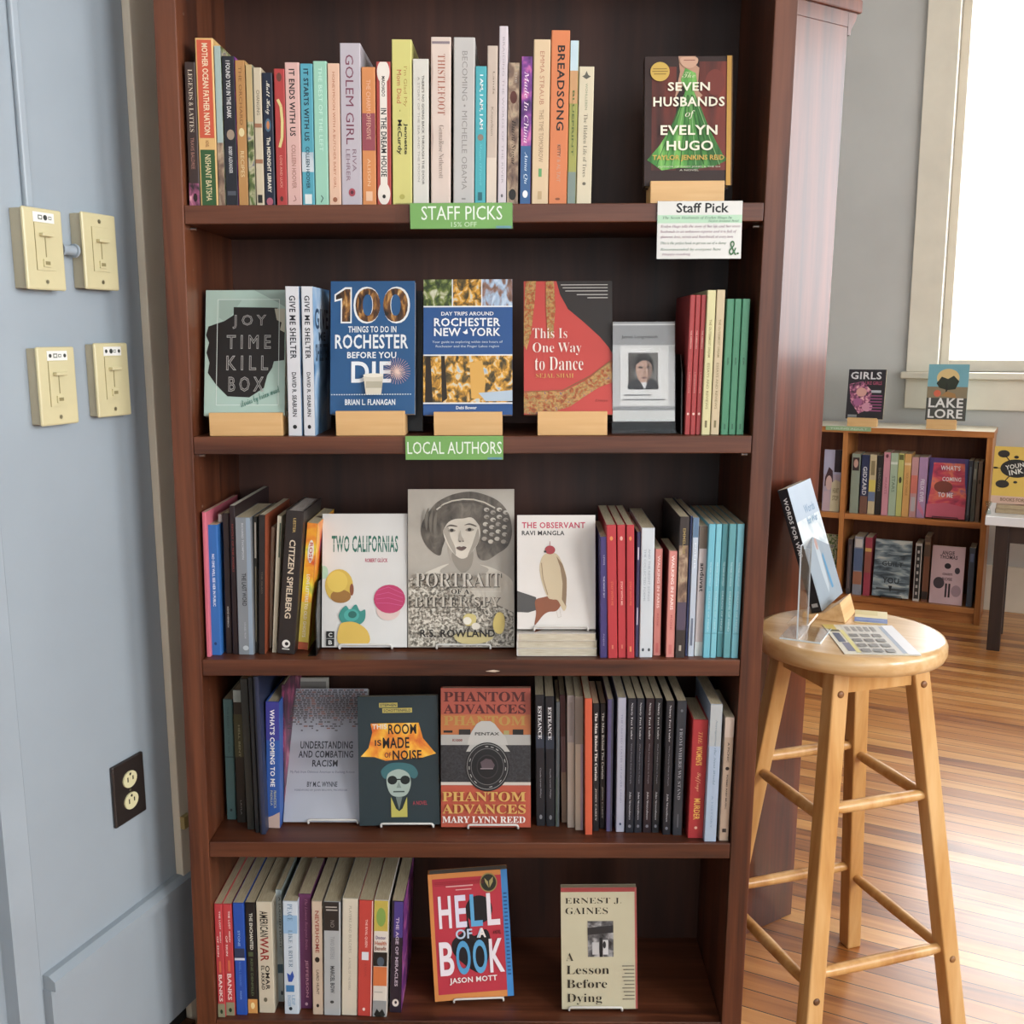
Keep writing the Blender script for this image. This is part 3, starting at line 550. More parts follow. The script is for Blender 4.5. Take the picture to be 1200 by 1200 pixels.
# ------------------------------------------------------------------ books standing spine out: (left px, right px, top px, label, colour, spine print, options)
def bot(c, y0=91, y1=96, x0=35, x1=65): return ('R', x0, y0, x1, y1, c)
B = [
 (222, 234.7, 73, 'dark brown paperback leaning at the far left end of the top shelf', '40302c', [('S', 'LEGENDS & LATTES', 30, 5, 72, 48, 'd8c8b0', 'f'), ('S', 'TRAVIS BALDREE', 32, 52, 66, 74, 'b07868'), ('R', 0, 84, 100, 100, '@floral'), ('E', 60, 94, 20, 3, '2a1a18')], {}),
 (235.2, 256, 45, 'tall hardcover with orange upper and green lower spine on the top shelf', 'e0b060', [('R', 8, 1, 92, 59, 'd2502a'), ('R', 8, 66, 92, 100, '2f5a2c'), ('S', 'MOTHER OCEAN FATHER NATION', 36, 3, 70, 57, 'f0d8b0', 'b'), ('S', 'NOVEL', 40, 60.5, 60, 64.5, '8a4a1a'), ('S', 'NISHANT BATSHA', 34, 69, 68, 97, 'ead8a0')], {'hard': 1}),
 (256.5, 264.6, 54, 'slim pale blue-green book right of the orange and green hardcover', '9fb3ac', [('R', 0, 60, 100, 100, '@brownmix')], {'front': [('R', 0, 0, 100, 100, '@jungle')]}),
 (265, 279.6, 66, 'black paperback with white spine lettering and a patterned cover, top shelf', '23242c', [('S', 'I FOUND YOU IN THE DARK', 30, 3, 66, 41, 'd8d4d0', 'b'), ('E', 55, 52, 32, 3.5, 'a08a74'), ('S', 'BOBBY ALEXANDER', 34, 60, 64, 78, 'c8c8c8', 'b'), ('R', 15, 90, 85, 93, '50545e')], {'front': [('R', 0, 0, 100, 100, '@purple')]}),
 (280, 291.6, 71, 'ochre paperback with cream spine lettering beside the black patterned one', 'b8823c', [('S', 'THE ORCHARD', 34, 4, 66, 44, '7a5020'), ('E', 50, 49, 30, 3, 'e0cc90'), ('S', 'RECIPES', 30, 62, 70, 80, 'e0c890')], {'front': [('R', 0, 0, 100, 40, 'c89a50'), ('R', 0, 40, 100, 100, '@jungle')]}),
 (292.4, 300, 76, 'slim mottled green and grey book left of the cream one, top shelf', '8a8a68', [('R', 0, 0, 100, 40, 'c0a268'), ('R', 0, 40, 100, 100, '@jungle')], {}),
 (300.6, 310, 79.5, 'narrow cream book with brown bands left of the navy one', 'c8b898', [('S', 'CHANGING', 35, 16, 75, 34, '4a4238'), ('R', 0, 40, 100, 43, 'a06a48'), ('R', 0, 66, 100, 69, 'a06a48'), ('R', 20, 92, 80, 98, '2a2a26')], {}),
 (310.6, 322.6, 85.6, 'navy paperback with white script and lettering on its spine, top shelf', '1c2438', [('S', 'Matt Haig', 25, 6, 78, 31, 'e8e0cc', 'c'), ('E', 50, 39, 30, 5, '4a6a80'), ('E', 50, 39, 15, 3.2, 'c8783c'), ('S', 'The MIDNIGHT LIBRARY', 32, 48, 70, 90, 'e8e0cc', 'b'), ('E', 50, 97, 34, 3, 'b0586a')], {}),
 (324.4, 336.8, 81, 'red paperback with a curling yellow banner on its spine', 'b53330', [('E', 50, 6, 26, 3.2, '6a3a2c'), ('L', [(30, 22), (62, 27), (72, 38), (66, 50), (40, 57)], .0042, 'd8c878'), ('S', 'LOVE AND LUCK', 38, 63, 62, 87, 'e8a088'), ('E', 50, 95, 16, 2, '5a2a22')], {}),
 (337.2, 353.9, 73.5, 'pale pink paperback with heavy black title lettering on the top shelf', 'd9aaa0', [('S', 'IT ENDS WITH US', 26, 4.5, 68, 51, '1d1a1c', 'h'), ('S', 'COLLEEN HOOVER', 34, 57, 66, 88, 'a87468', 'b'), ('L', [(50, 93), (62, 96), (40, 97)], .001, '8a5a50')], {}),
 (354.6, 369, 75, 'teal paperback with heavy dark title lettering beside the pink one', '3fa0b4', [('R', 0, 62, 100, 76, '@wash'), ('S', 'IT STARTS WITH US', 26, 3.5, 68, 54, '16303c', 'h'), ('S', 'COLLEEN HOOVER', 34, 58, 66, 88, '1d4656', 'b'), ('R', 20, 92, 80, 99, 'd8e0dc')], {}),
 (369.6, 385.3, 72, 'mint green paperback with faint pale spine lettering', '8fc8ae', [('S', 'THE BEST OF THE LEFT', 38, 4, 66, 62, 'c8ecdc', 't'), ('L', [(45, 93), (60, 95), (42, 98)], .0012, '26443a')], {}),
 (386, 399.9, 74.6, 'peach paperback with small orange spine lettering', 'e0b496', [('S', 'HONEYMOON WITH A BUTCHER BABY GIRL', 40, 6, 62, 88, 'b4623c'), ('E', 50, 96, 20, 1.8, '9a5a3a')], {}),
 (400.5, 424.3, 51, 'wide lavender-grey hardcover with large maroon letters on its spine', 'b9b0b8', [('S', 'GOLEM GIRL', 26, 7, 66, 62, '7e3a50'), ('S', 'RIVA', 56, 65, 76, 79, '8a6a78'), ('S', 'LEHRER', 24, 65, 44, 85, '8a6a78'), ('E', 52, 92, 17, 2.6, 'a8404e'), ('E', 52, 92, 8, 1.2, '5a2030')], {'hard': 1}),
 (425, 441, 79, 'orange paperback with a dark red middle band on its spine', 'd8853c', [('R', 0, 33, 100, 60, '9a4450'), ('S', 'THE CHARM OFFENSIVE', 34, 9, 66, 52, 'f0c0a0', 't'), ('S', 'ALISON', 38, 66, 62, 86, 'f0d0a0', 't'), ('R', 25, 90, 75, 97, 'e8b890')], {}),
 (442, 458.6, 72.7, 'red paperback with a bone-shaped white spine panel', 'b23a32', [('E', 50, 7, 46, 8, 'e6dccf'), ('E', 50, 92, 46, 8, 'e6dccf'), ('R', 24, 5, 76, 94, 'e6dccf'), ('S', 'MACHADO', 38, 10, 62, 24, '2a2422', 'b'), ('S', 'IN THE DREAM HOUSE', 30, 32, 72, 80, '191717', 'h'), ('E', 50, 94, 12, 1.4, '2a2422')], {}),
 (460, 483, 46.7, 'tall bright yellow hardcover on the top shelf', 'cec764', [('S', "I'm Glad My", 56, 16, 78, 40, 'a8862c'), ('S', 'Mom Died', 24, 18, 48, 38, 'c0603a'), ('R', 38, 42, 42, 43, '8a862c'), ('S', 'Jennette', 58, 50, 80, 69, '2a2a1a', 'b'), ('S', 'McCurdy', 22, 48, 50, 69, '22221a', 'b'), ('E', 50, 95, 14, 1.6, 'b0a83c')], {'hard': 1}),
 (484, 502.4, 69.4, 'white hardcover with thin grey spine lettering right of the yellow one', 'd2cec2', [('S', "THERE'S NO GOING BACK THROUGH THE DOOR", 58, 11, 74, 86, '55524c', 'b'), ('S', 'A STORY OF THE SEA AND THE MOON', 30, 12, 44, 84, '9a968c')], {'hard': 1}),
 (505, 528, 43.8, 'tall cream hardcover with red serif title and wavy sides', 'd8c3b4', [('P', [(0, 0), (10, 20), (0, 40), (12, 60), (0, 80), (0, 100)][::-1], 'bfa496'), ('R', 4, 2.5, 96, 4, '8a7a80'), ('S', 'THISTLEFOOT', 34, 10, 72, 46, 'a85a40', 'f'), ('S', 'GennaRose Nethercott', 40, 52, 66, 84, '8a7668', 'f')], {'hard': 1}),
 (531, 555.4, 44.3, 'wide pale grey hardcover with spaced thin lettering', 'bdb9b4', [('S', 'BECOMING \u2022 MICHELLE OBAMA', 40, 8, 66, 91, '8f8a86', 's'), ('R', 40, 96, 60, 97, '8f8a86')], {'hard': 1}),
 (556, 569, 78, 'turquoise paperback with white title lettering on the top shelf', '2fa9b3', [('S', 'I AM, I AM, I AM', 36, 6, 72, 45, 'e4f0f0', 'b'), ('E', 50, 51, 28, 2.4, '8a7a6a'), ('S', "Maggie O'Farrell", 38, 55, 64, 86, '5ccad0', 'i'), ('R', 30, 91, 70, 97, '1c6a74')], {}),
 (569.6, 581.6, 54, 'narrow cream hardcover right of the turquoise paperback', 'c6b2a0', [('S', 'Lands', 56, 16, 76, 30, '7a6a5a'), ('S', 'Knowlton', 40, 38, 66, 56, '8a7a6a'), ('R', 0, 70, 100, 100, 'd8c6b2')], {'hard': 1}),
 (583, 593, 31, 'tallest slim lilac-white book on the top shelf', 'cfc3c8', [('S', 'BRAIDING THE WORDS OF THE RIVER', 40, 6, 66, 88, 'a49aa0', 's'), ('E', 50, 95, 14, 1, '6a6468')], {}),
 (593.6, 607, 74, 'dark olive patterned paperback on the top shelf', '5a5046', [('R', 0, 0, 100, 100, '@brownmix'), ('E', 50, 24, 32, 4.5, '5a2a20'), ('S', 'THE', 60, 6, 80, 14, 'b8a898'), ('S', 'Burnt Sugar', 25, 40, 75, 72, '2a221c', 'i'), ('E', 50, 93, 34, 4, '24201c')], {}),
 (609, 621.4, 66.6, 'purple, pink and blue swirled paperback on the top shelf', '6a3a8a', [('R', 0, 0, 100, 60, '@purple'), ('R', 0, 60, 100, 100, '2f5f92'), ('S', 'Made In China', 28, 10, 74, 58, 'f0d8e8', 'i'), ('S', 'Anna Qu', 32, 64, 72, 86, 'd8eaf4', 'i'), ('E', 50, 93, 26, 2.6, 'e8e8e8')], {}),
 (622.6, 642, 46.7, 'wide tan hardcover with faded red lettering left of the orange one', 'd8bb90', [('S', 'EMMA STRAUB', 38, 7, 66, 39, 'b8785a'), ('S', 'THIS TIME TOMORROW', 38, 42, 66, 74, '9a7a5a'), ('R', 40, 78, 60, 83, '5aa05a'), ('R', 38, 92, 62, 97, 'c0a070')], {'hard': 1}),
 (642.6, 664, 36, 'tall orange hardcover with heavy black title on the top shelf', 'd9783a', [('S', 'BREADSONG', 34, 8.5, 76, 57, '1e1a18', 'h'), ('S', 'KITTY & AL TAIT', 42, 65, 62, 87, 'c89070', 'b'), ('S', 'KITTY', 43, 65.3, 61, 72, '6a3a1e', 'b'), ('E', 50, 97, 14, .7, '8a4a24')], {'hard': 1}),
 (664.4, 674.4, 48, 'slim book with pale blue top and olive green lower spine', '9a9a3c', [('R', 0, 0, 100, 18, 'b8d0d8'), ('R', 0, 18, 100, 38, 'c8935a'), ('R', 0, 80, 100, 100, '7a8a80'), ('S', 'BLUEPRINT', 36, 30, 62, 70, '5a6a2a', 'b')], {}),
 (675, 692.6, 78.5, 'cream paperback at the right end of the top shelf row', 'd2c5a4', [('P', [(50, 3), (62, 6), (80, 7), (50, 9), (20, 7), (38, 6)], '5a584c'), ('S', 'WOHLLEBEN', 44, 12, 60, 31, '7a8a6a'), ('S', 'The Hidden Life of Trees', 38, 34, 64, 80, '6a6250', 'f'), ('E', 50, 85, 12, 1.2, '6a6250')], {}),
]
for xl, xr, yt, lab, c, art, kw in B: spine(0, xl, xr, yt, lab, c, art, dep=.155, **kw)

SHA = [('S', 'GIVE ME SHELTER', 26, 6, 74, 48, '23262e', 'h'), ('S', 'DAVID R. SEABURN', 34, 57, 68, 87, '2a2c34', 'b'), ('E', 50, 94, 16, 1.4, '1c1e24')]
SHC = [('R', 0, 0, 100, 100, '@skycover'), ('T', 'GIVE', 10, 14, 90, 28, '2c4a6a', 'h'), ('T', 'ME', 30, 30, 70, 36, '2c4a6a', 'h'), ('T', 'SHELTER', 10, 38, 90, 50, '2c4a6a', 'h')]
spine(1, 338, 354, 336, 'white paperback with black spine lettering beside the mint-covered book, left of a matching pair', 'cfd0d4', SHA, dep=.14, front=SHC)
spine(1, 356.2, 369.6, 336, 'white paperback with black spine lettering beside the big blue cover, right of a matching pair', 'cfd0d4', SHA, dep=.14, front=SHC)
for i, (a, b, lab) in enumerate(((802, 808.2, 'slim red book nearest the metal bookend, first of three'), (808.5, 814.6, 'slim red book in the middle of the three red spines'), (815, 821, 'slim red book next to the cream pair, last of three'))):
    spine(1, a, b, 346, lab, 'a83434', [('S', 'THE AMERICAN', 34, 25, 66, 38, 'e0a090', 'b'), ('S', 'LANDSCAPE', 34, 55, 64, 70, 'd89080'), ('E', 50, 85, 26, .9, 'e8c0b0')], dep=.15, yb=None, Y=.02)
CR_ = [('S', 'THE OUTERMOST DREAM', 36, 20, 66, 46, '8a7a4a', 'b'), ('S', 'ESSAYS AND REVIEWS', 34, 50, 64, 82, '7a6a44'), ('R', 36, 90, 64, 95, '7a7048')]
spine(1, 821.6, 831.6, 340.4, 'pale yellow-green slim book directly right of the three red ones', 'd0c88e', CR_, Y=.016)
spine(1, 832.4, 842.2, 340, 'beige slim book directly left of the three green ones', 'c8b48c', CR_, Y=.016)
for a, b, lab in ((844.4, 853, 'green book touching the beige one, first of three green spines'), (853.6, 861.6, 'green book in the middle of three green spines'), (862.4, 871.4, 'green book next to the bookcase side, last of three green spines')):
    spine(1, a, b, 350.6, lab, '3f8a64', [('S', 'EDEN', 40, 43, 64, 48, '16382a', 'b'), ('S', 'THE GREEN HILLS', 40, 20, 60, 40, '4f9a74'), ('R', 38, 92, 62, 96, '2c6a4c')], Y=.016, dep=.15)

B = [
 (242, 246.8, 600.6, 770, 'tall slim pink book at the far left of the middle shelf', 'd8667c', [], {'lean': 1.2, 'dep': .19}),
 (247, 259.3, 615.6, 768, 'bright blue paperback with small white lettering on the middle shelf', '1f6ab8', [('S', 'NO ONE WILL SEE HER IN PUBLIC', 40, 22, 66, 62, 'dce8f4', 'b'), ('E', 50, 91, 14, 1.2, '143a70')], {'lean': 1.2, 'dep': .11}),
 (259.6, 264.4, 603, 762, 'thin white book right of the bright blue paperback', 'c8ccca', [('R', 0, 50, 100, 75, 'a8bcc8'), ('R', 0, 75, 100, 100, 'd0cc9a')], {'lean': 1.4, 'dep': .15}),
 (264.8, 272.4, 602, 766, 'thin black-brown book with small white name low on its spine', '2e2020', [('S', 'BERND HEINRICH', 36, 66, 62, 81, 'b8b0a8', 'b')], {'lean': 1.4, 'dep': .15}),
 (272.8, 279.2, 593, 767, 'tallest dark book with dull red lettering left of the grey one', '2a1c1e', [('S', 'REVOLT OF THE ANGELS', 36, 12, 70, 44, '8a3030', 'b')], {'lean': 1.4, 'dep': .23, 'pg': 'e0dcd0'}),
 (279.6, 297.4, 607, 767.5, 'wide grey paperback with dark lettering down its spine, middle shelf', '7f858b', [('R', 72, 0, 100, 100, '8a9cae'), ('S', 'RICHARD THOMPSON', 40, 4, 54, 30, 'b4bac0', 'b'), ('S', 'THE LAST WORD', 34, 40, 64, 64, '2e3438', 'b'), ('S', 'STORIES FROM', 42, 76, 54, 88, 'b0b6ba'), ('E', 50, 95, 20, 1.8, 'b8c0c4')], {'lean': 1.2, 'dep': .15}),
 (297.7, 302.6, 606, 765, 'thin black and white speckled book beside the wide grey one', '34322e', [('R', 30, 4, 75, 30, 'c8c4b8'), ('R', 40, 36, 70, 92, '8a8470')], {'lean': 2.2, 'dep': .15}),
 (302.9, 310.6, 604, 767, 'dark spined book with rust orange cover showing on its right', '2a2220', [('S', 'THE GLASS', 40, 40, 64, 56, '6a5a50')], {'lean': 2.6, 'dep': .18, 'front': [('R', 0, 0, 100, 100, 'a8502a')], 'pg': 'dcd2b8'}),
 (313.8, 318, 618, 760, 'short thin tan book half hidden beside the rust orange cover', 'a8917a', [], {'lean': 4, 'dep': .12}),
 (318.8, 324, 605, 765, 'thin cream book directly left of the broad brown-black one', 'b8ae94', [('R', 60, 5, 100, 30, '3a4a3a'), ('R', 0, 0, 30, 100, 'cfc7ae')], {'lean': 4.6, 'dep': .15}),
 (324.4, 344.8, 600, 767, 'broad brown-black hardcover leaning right with large cream title', '2c2523', [('S', 'LESTER', 44, 5, 60, 15, 'b89a50', 'b'), ('S', 'CITIZEN SPIELBERG', 30, 20, 66, 75, 'd8c4a8', 'b'), ('E', 50, 93, 24, 2.8, 'e0dcd4'), ('E', 53, 93, 11, 1.3, '2c2523'), ('R', 28, 96.3, 72, 97.2, 'c8c4bc')], {'lean': 6, 'dep': .15, 'hard': 1, 'pg': 'b0a8a4'}),
 (348.6, 361, 614, 762, 'rainbow-coloured paperback leaning beside the broad brown-black hardcover', 'd8b83a', [('R', 0, 0, 100, 62, '@rainbow'), ('R', 0, 62, 100, 94, 'e0c42c'), ('R', 0, 94, 100, 100, 'c0562c'), ('E', 55, 22, 30, 9, 'e8e0d4'), ('S', 'ROSE', 40, 15, 72, 30, 'c03a2c', 'h'), ('S', 'LOVE LETTERS TO OLD GHOSTS', 34, 40, 66, 90, 'f0e8d0', 'b')], {'lean': 6.4, 'dep': .15, 'front': [('R', 0, 0, 100, 100, '@rainbow')]}),
 (703, 711.8, 629.5, 771, 'purple paperback at the left of the right-hand row, middle shelf', '463c78', [('S', 'LEWIS', 40, 15, 62, 23, 'b8b4cc'), ('S', 'THE NIGHT SKY', 40, 32, 62, 50, 'c0bcd4', 'b'), ('S', 'POEMS', 40, 80, 60, 90, 'a09cc0')], {'lean': -.5, 'dep': .15}),
 (712.5, 723.6, 615.5, 771.5, 'red paperback touching the purple one, first of three red spines', 'bd3038', [('E', 50, 10, 18, 1.6, 'e08a3c'), ('S', 'STAY WITH ME', 38, 42, 64, 60, 'e8784a'), ('R', 40, 90, 60, 93, 'd87860')], {'lean': -1.4, 'dep': .2}),
 (724.2, 733.8, 615.5, 771, 'red paperback in the middle of three red spines, middle shelf', 'c0323a', [('E', 50, 10, 18, 1.6, 'e0b0a0'), ('S', 'STAY WITH ME', 38, 42, 64, 60, 'f0c0b0', 'b'), ('R', 40, 90, 60, 93, 'd87860')], {'lean': -1.2, 'dep': .2}),
 (734.4, 743.4, 615.5, 771.5, 'red paperback beside the thin navy one, last of three red spines', 'bd3038', [('E', 50, 10, 18, 1.6, 'e08a3c'), ('S', 'STAY WITH ME', 38, 42, 64, 60, 'e8784a'), ('R', 36, 91, 64, 95, 'e08a50')], {'lean': -1.0, 'dep': .2}),
 (743.9, 748.4, 623.7, 770, 'very thin navy book between red and white spines, middle shelf', '3f3c62', [('R', 25, 12, 65, 22, 'd0d0dc'), ('R', 25, 60, 65, 74, 'b8b8cc')], {'lean': 0, 'dep': .2}),
 (749, 764.4, 619, 770.5, 'broad white paperback with rows of faint lettering, middle shelf', 'c6ced4', [('S', 'THE COLLECTED POEMS', 22, 16, 38, 56, '8a98a4', 's'), ('S', 'AND THE NIGHT SONGS', 56, 16, 72, 56, '8a98a4', 's'), ('E', 26, 94, 9, 1.3, '3a4650'), ('E', 74, 94, 9, 1.3, '3a4650')], {'lean': 0, 'dep': .2}),
 (765.4, 774, 643.7, 768.5, 'short salmon paperback beside the broad white one, first of two', 'cf7a70', [('S', 'WALKING IN PARIS', 32, 6, 70, 55, 'f0d0c8', 'b'), ('S', 'ROSE', 40, 60, 62, 72, 'b04848'), ('R', 30, 88, 70, 97, 'c8605a')], {'lean': 0, 'dep': .11}),
 (780, 790, 646, 770.5, 'short salmon paperback beside the dark tall book, second of two', 'd8857a', [('S', 'WALKING IN PARIS', 32, 4, 70, 55, 'f4dcd4', 'b'), ('S', 'ROSE', 40, 60, 62, 74, 'b04848'), ('R', 30, 88, 70, 97, 'd0706a')], {'lean': .5, 'dep': .11, 'scol': 'd8857a', '_col': '8c3034'}),
 (791, 802.3, 606, 771, 'tall dark mottled book with gold lettering, middle shelf', '3a3230', [('R', 0, 20, 100, 60, '@brownmix'), ('S', 'EMMELINE', 36, 8, 66, 26, 'a08a4a', 'b'), ('R', 0, 60, 100, 80, '564a5e'), ('R', 35, 91, 60, 95, 'b0a898')], {'lean': .6, 'dep': .2}),
 (802.6, 805.4, 605, 769, 'very thin navy book against the tall dark mottled one', '34406a', [], {'lean': .8, 'dep': .2}),
 (805.7, 812.8, 607, 769.5, 'thin pale blue book with dark marks low on the spine, middle shelf', 'b9c6d6', [('R', 0, 0, 100, 14, '5a7a9a'), ('S', 'POEMS', 40, 18, 70, 36, 'e8f0f6'), ('R', 30, 72, 70, 92, '6a7488')], {'lean': .8, 'dep': .2}),
 (813.2, 823.2, 617, 769, 'grey and white book with dark top band and black lettering, middle shelf', 'c0b6b6', [('R', 0, 0, 100, 17, '6c5f52'), ('S', 'anduvat', 24, 28, 76, 50, '2a2a2e', 'h'), ('R', 0, 89, 100, 100, 'c8d4d4')], {'lean': 1, 'dep': .18}),
]
for xl, xr, yt, yb, lab, c, art, kw in B:
    kw = dict(kw)
    if '_col' in kw: c = kw.pop('_col')
    spine(2, xl, xr, yt, lab, c, art, yb=yb, **kw)
TQ = [('S', 'THE MASK OF APOLLO', 40, 28, 66, 46, 'b8dce4'), ('S', 'DREAMS OF MIND', 40, 50, 66, 80, 'b0d6e0'), ('R', 0, 81, 100, 82, '5aa4b4')]
for i, (a, b, c, yb) in enumerate(((823.6, 831.6, '5fb4c8', 771), (832, 838.8, '6cbccc', 771), (839.2, 846.8, '3f8a92', 770), (847.2, 855.8, '56a0a8', 771), (856.4, 864.8, '66b4c4', 771.5))):
    spine(2, a, b, 614.5, '%s turquoise book counted from the grey and white one, middle shelf' % ('first', 'second', 'third, darker', 'fourth', 'fifth and last')[i], c, TQ, yb=yb, dep=.19)

NB = [('S', 'Ninety Feet Under', 34, 3, 62, 30, 'd8d8dc', 'f'), ('S', 'What Poverty Does to People', 40, 33, 60, 63, '8a8a96', 's'), ('S', 'John Strazzabosco', 36, 69, 62, 90, 'c8c8d0', 'f'), ('E', 50, 95, 18, 1.2, '7a7a84')]
ES = [('S', 'ESEANCE', 28, 8, 70, 33, 'e4e6ea', 'F'), ('R', 0, 30, 100, 40, '2e3848'), ('S', 'ESTEANCE', 28, 8, 70, 33, 'e4e6ea', 'F'), ('S', 'Claudia Larsen Phillips', 40, 55, 60, 78, 'a8a8b0'), ('E', 50, 93, 16, 1.8, '8a8a8e')]
ES = [ES[1]] + ES[2:]
MB_ = [('S', 'The Man Behind The Curtain', 30, 7, 74, 60, 'e4e2dc', 'F'), ('S', 'JOHN CAREY', 36, 66, 66, 92, 'b8b4ae', 'F')]
B = [
 (266, 276.8, 820, 960.5, 'teal-green paperback at the far left of the fourth shelf', '4a7072', [('S', 'THE EDGES OF THE SEA', 40, 6, 60, 44, '2e4a4e'), ('R', 0, 47, 100, 48, '2e4a4e'), ('E', 50, 92, 14, 1.2, '203236')], {'dep': .13}),
 (277.8, 288.8, 809, 964, 'dark book with a pale sticker at its top, fourth shelf', '2c2a26', [('R', 0, 0, 100, 9, '98a8a4'), ('R', 0, 18, 100, 50, '4a4a30'), ('S', 'HELL BENT', 44, 26, 66, 50, '9aa07a', 'b'), ('S', 'LAYLA', 44, 83, 58, 94, '9a9a96')], {'dep': .15}),
 (289.6, 298.8, 796, 972, 'tall near-black book right of the one with pale sticker', '2a2e2c', [('R', 10, 30, 50, 98, '34342e')], {'dep': .17, 'lean': 0}),
 (299.2, 304.6, 794, 976, 'tall charcoal book in the middle of the dark left group, fourth shelf', '22262a', [('R', 30, 20, 70, 90, '2c3034')], {'dep': .17, 'lean': 0}),
 (305, 311.4, 793, 978, 'tall navy book directly left of the bright blue paperback', '2c3450', [('R', 0, 0, 35, 100, '1c2028')], {'dep': .17, 'lean': 0}),
 (312.4, 328.4, 823, 970.5, 'bright blue hardcover with white title on the fourth shelf', '1f56a8', [('R', 0, 0, 100, 30, '3a3c98'), ('S', "WHAT'S COMING TO ME", 30, 6, 66, 67, 'f0f0f4', 'h'), ('S', 'FRANCESCA', 55, 70, 74, 84, 'c8c890'), ('S', 'PADILLA', 30, 70, 46, 82, 'c8c890'), ('P', [(0, 92), (50, 90), (100, 87), (100, 100), (0, 100)], 'c0a498')], {'dep': .14, 'hard': 1, 'lean': 2}),
 (628.6, 639.2, 815, 968, 'black paperback with silver title touching the camera cover, first of two alike', '23242a', ES, {'lean': -.6}),
 (640, 650.6, 816.5, 968.5, 'black paperback with silver title, second of two alike, fourth shelf', '23252b', ES, {'lean': -.6}),
 (651, 655.4, 823, 969, 'very thin grey-green book right of the black silver-titled pair', '5a6064', [('R', 0, 60, 50, 100, '4c5a50')], {'lean': 0, 'dep': .12}),
 (658, 664.4, 815, 964, 'thin dull mauve and tan book left of two cream ones', '7a5a5c', [('R', 0, 0, 100, 32, '5c3034'), ('R', 0, 60, 100, 100, '9a7e6a')], {'lean': -1}),
 (664.8, 673.6, 815.5, 970, 'cream paperback left of a matching cream one, fourth shelf', 'b4a294', [('R', 0, 0, 100, 35, '9a8e8c'), ('R', 30, 5, 70, 30, '8a7e7c')], {'lean': -.4, 'dep': .17}),
 (674, 683.4, 817, 973, 'cream paperback directly left of the orange spine, fourth shelf', 'bca994', [('R', 0, 0, 100, 35, '8a7e74'), ('R', 70, 35, 100, 100, 'a08ca0')], {'lean': -.4, 'dep': .17}),
 (685.4, 694, 819, 978.5, 'slim vivid orange book on the fourth shelf', 'd0542c', [], {'lean': -.6, 'dep': .18}),
 (694.4, 701.8, 825, 974, 'black book with bold white title right of the orange spine, first of two', '1e1e22', MB_, {'lean': -.4, 'dep': .12}),
 (702.2, 709, 825, 971, 'black book with white title, second of two, beside the violet spine', '201d22', MB_, {'lean': -.2, 'dep': .12}),
 (710.2, 717, 820, 974.5, 'thin violet-grey book left of the pale blue-white one', '55507a', [('R', 70, 0, 100, 100, '3a3a40')], {'lean': 0, 'dep': .17}),
 (721.6, 731.6, 818, 975, 'pale blue-white paperback left of the black set, fourth shelf', 'a6a8ba', [('S', 'THE UNITED STATES OF NEVER LAND', 42, 12, 62, 78, '7a7c98', 's'), ('E', 50, 94, 14, 1, '2a3a5a')], {'lean': 0, 'dep': .17}),
 (732.6, 742.4, 819, 976, 'black paperback touching the pale blue-white one, first of five alike', '1f222c', NB, {'lean': .3, 'dep': .17}),
 (742.9, 751.8, 819, 976, 'second of five black paperbacks alike on the fourth shelf', '20242e', NB, {'lean': .3, 'dep': .17}),
 (752.9, 762.8, 819, 976, 'third of five black paperbacks alike, with reddish-black spine', '2a1c22', NB, {'lean': .4, 'dep': .17}),
 (763.3, 772.4, 819, 976, 'fourth of five black paperbacks alike on the fourth shelf', '1d1f24', NB, {'lean': .4, 'dep': .17}),
 (776, 785.6, 822, 978.5, 'last of five black paperbacks alike, set apart and further forward', '1f2027', NB, {'lean': .5, 'dep': .17}),
 (788, 799, 822, 979, 'dark slate paperback with wide-spaced serif title, fourth shelf', '32363e', [('S', 'FROM WHERE WE STAND', 34, 20, 68, 73, 'a0a4ac', 'f'), ('E', 50, 7, 14, 1, '6a7078'), ('R', 42, 84, 58, 94, '60646c')], {'lean': .7, 'dep': .17}),
 (805.6, 823.8, 844, 982.5, 'short red hardcover with yellow title on the fourth shelf', 'b22a30', [('S', 'THE', 40, 10, 66, 20, 'e0a04a', 'i'), ('S', "WOMEN'S", 30, 22, 72, 38, 'e8b03a', 'h'), ('S', 'Suffrage', 32, 44, 68, 60, 'e8a070', 'c'), ('S', 'MURDER', 30, 66, 72, 84, 'e8b03a', 'h'), ('E', 50, 91, 10, 1.2, 'e0a890')], {'lean': 1, 'dep': .12, 'hard': 1}),
 (825, 839, 826, 986.5, 'pale blue paperback right of the short red hardcover', '9cb0c8', [('R', 0, 0, 100, 30, 'a8aeb0'), ('S', 'Navigating the Next World', 44, 11, 66, 58, '5a7a8a', 'i'), ('S', 'A HISTORY', 44, 66, 60, 90, '7a94b0')], {'lean': 1, 'dep': .15}),
 (842.4, 853.4, 841, 985.5, 'cream paperback at the right end of the fourth shelf', 'b49c86', [('R', 0, 0, 100, 16, 'c4b0a0'), ('S', 'A PICNIC', 40, 20, 62, 36, '3a3230', 'b'), ('E', 50, 41, 22, 1.4, '241e1c'), ('S', 'POEMS AND MUSIC', 44, 46, 62, 74, '4a403c', 'b'), ('R', 28, 90, 72, 93, '3a3230')], {'lean': 1, 'dep': .14}),
]
for xl, xr, yt, yb, lab, c, art, kw in B: spine(3, xl, xr, yt, lab, c, art, yb=yb, **kw)

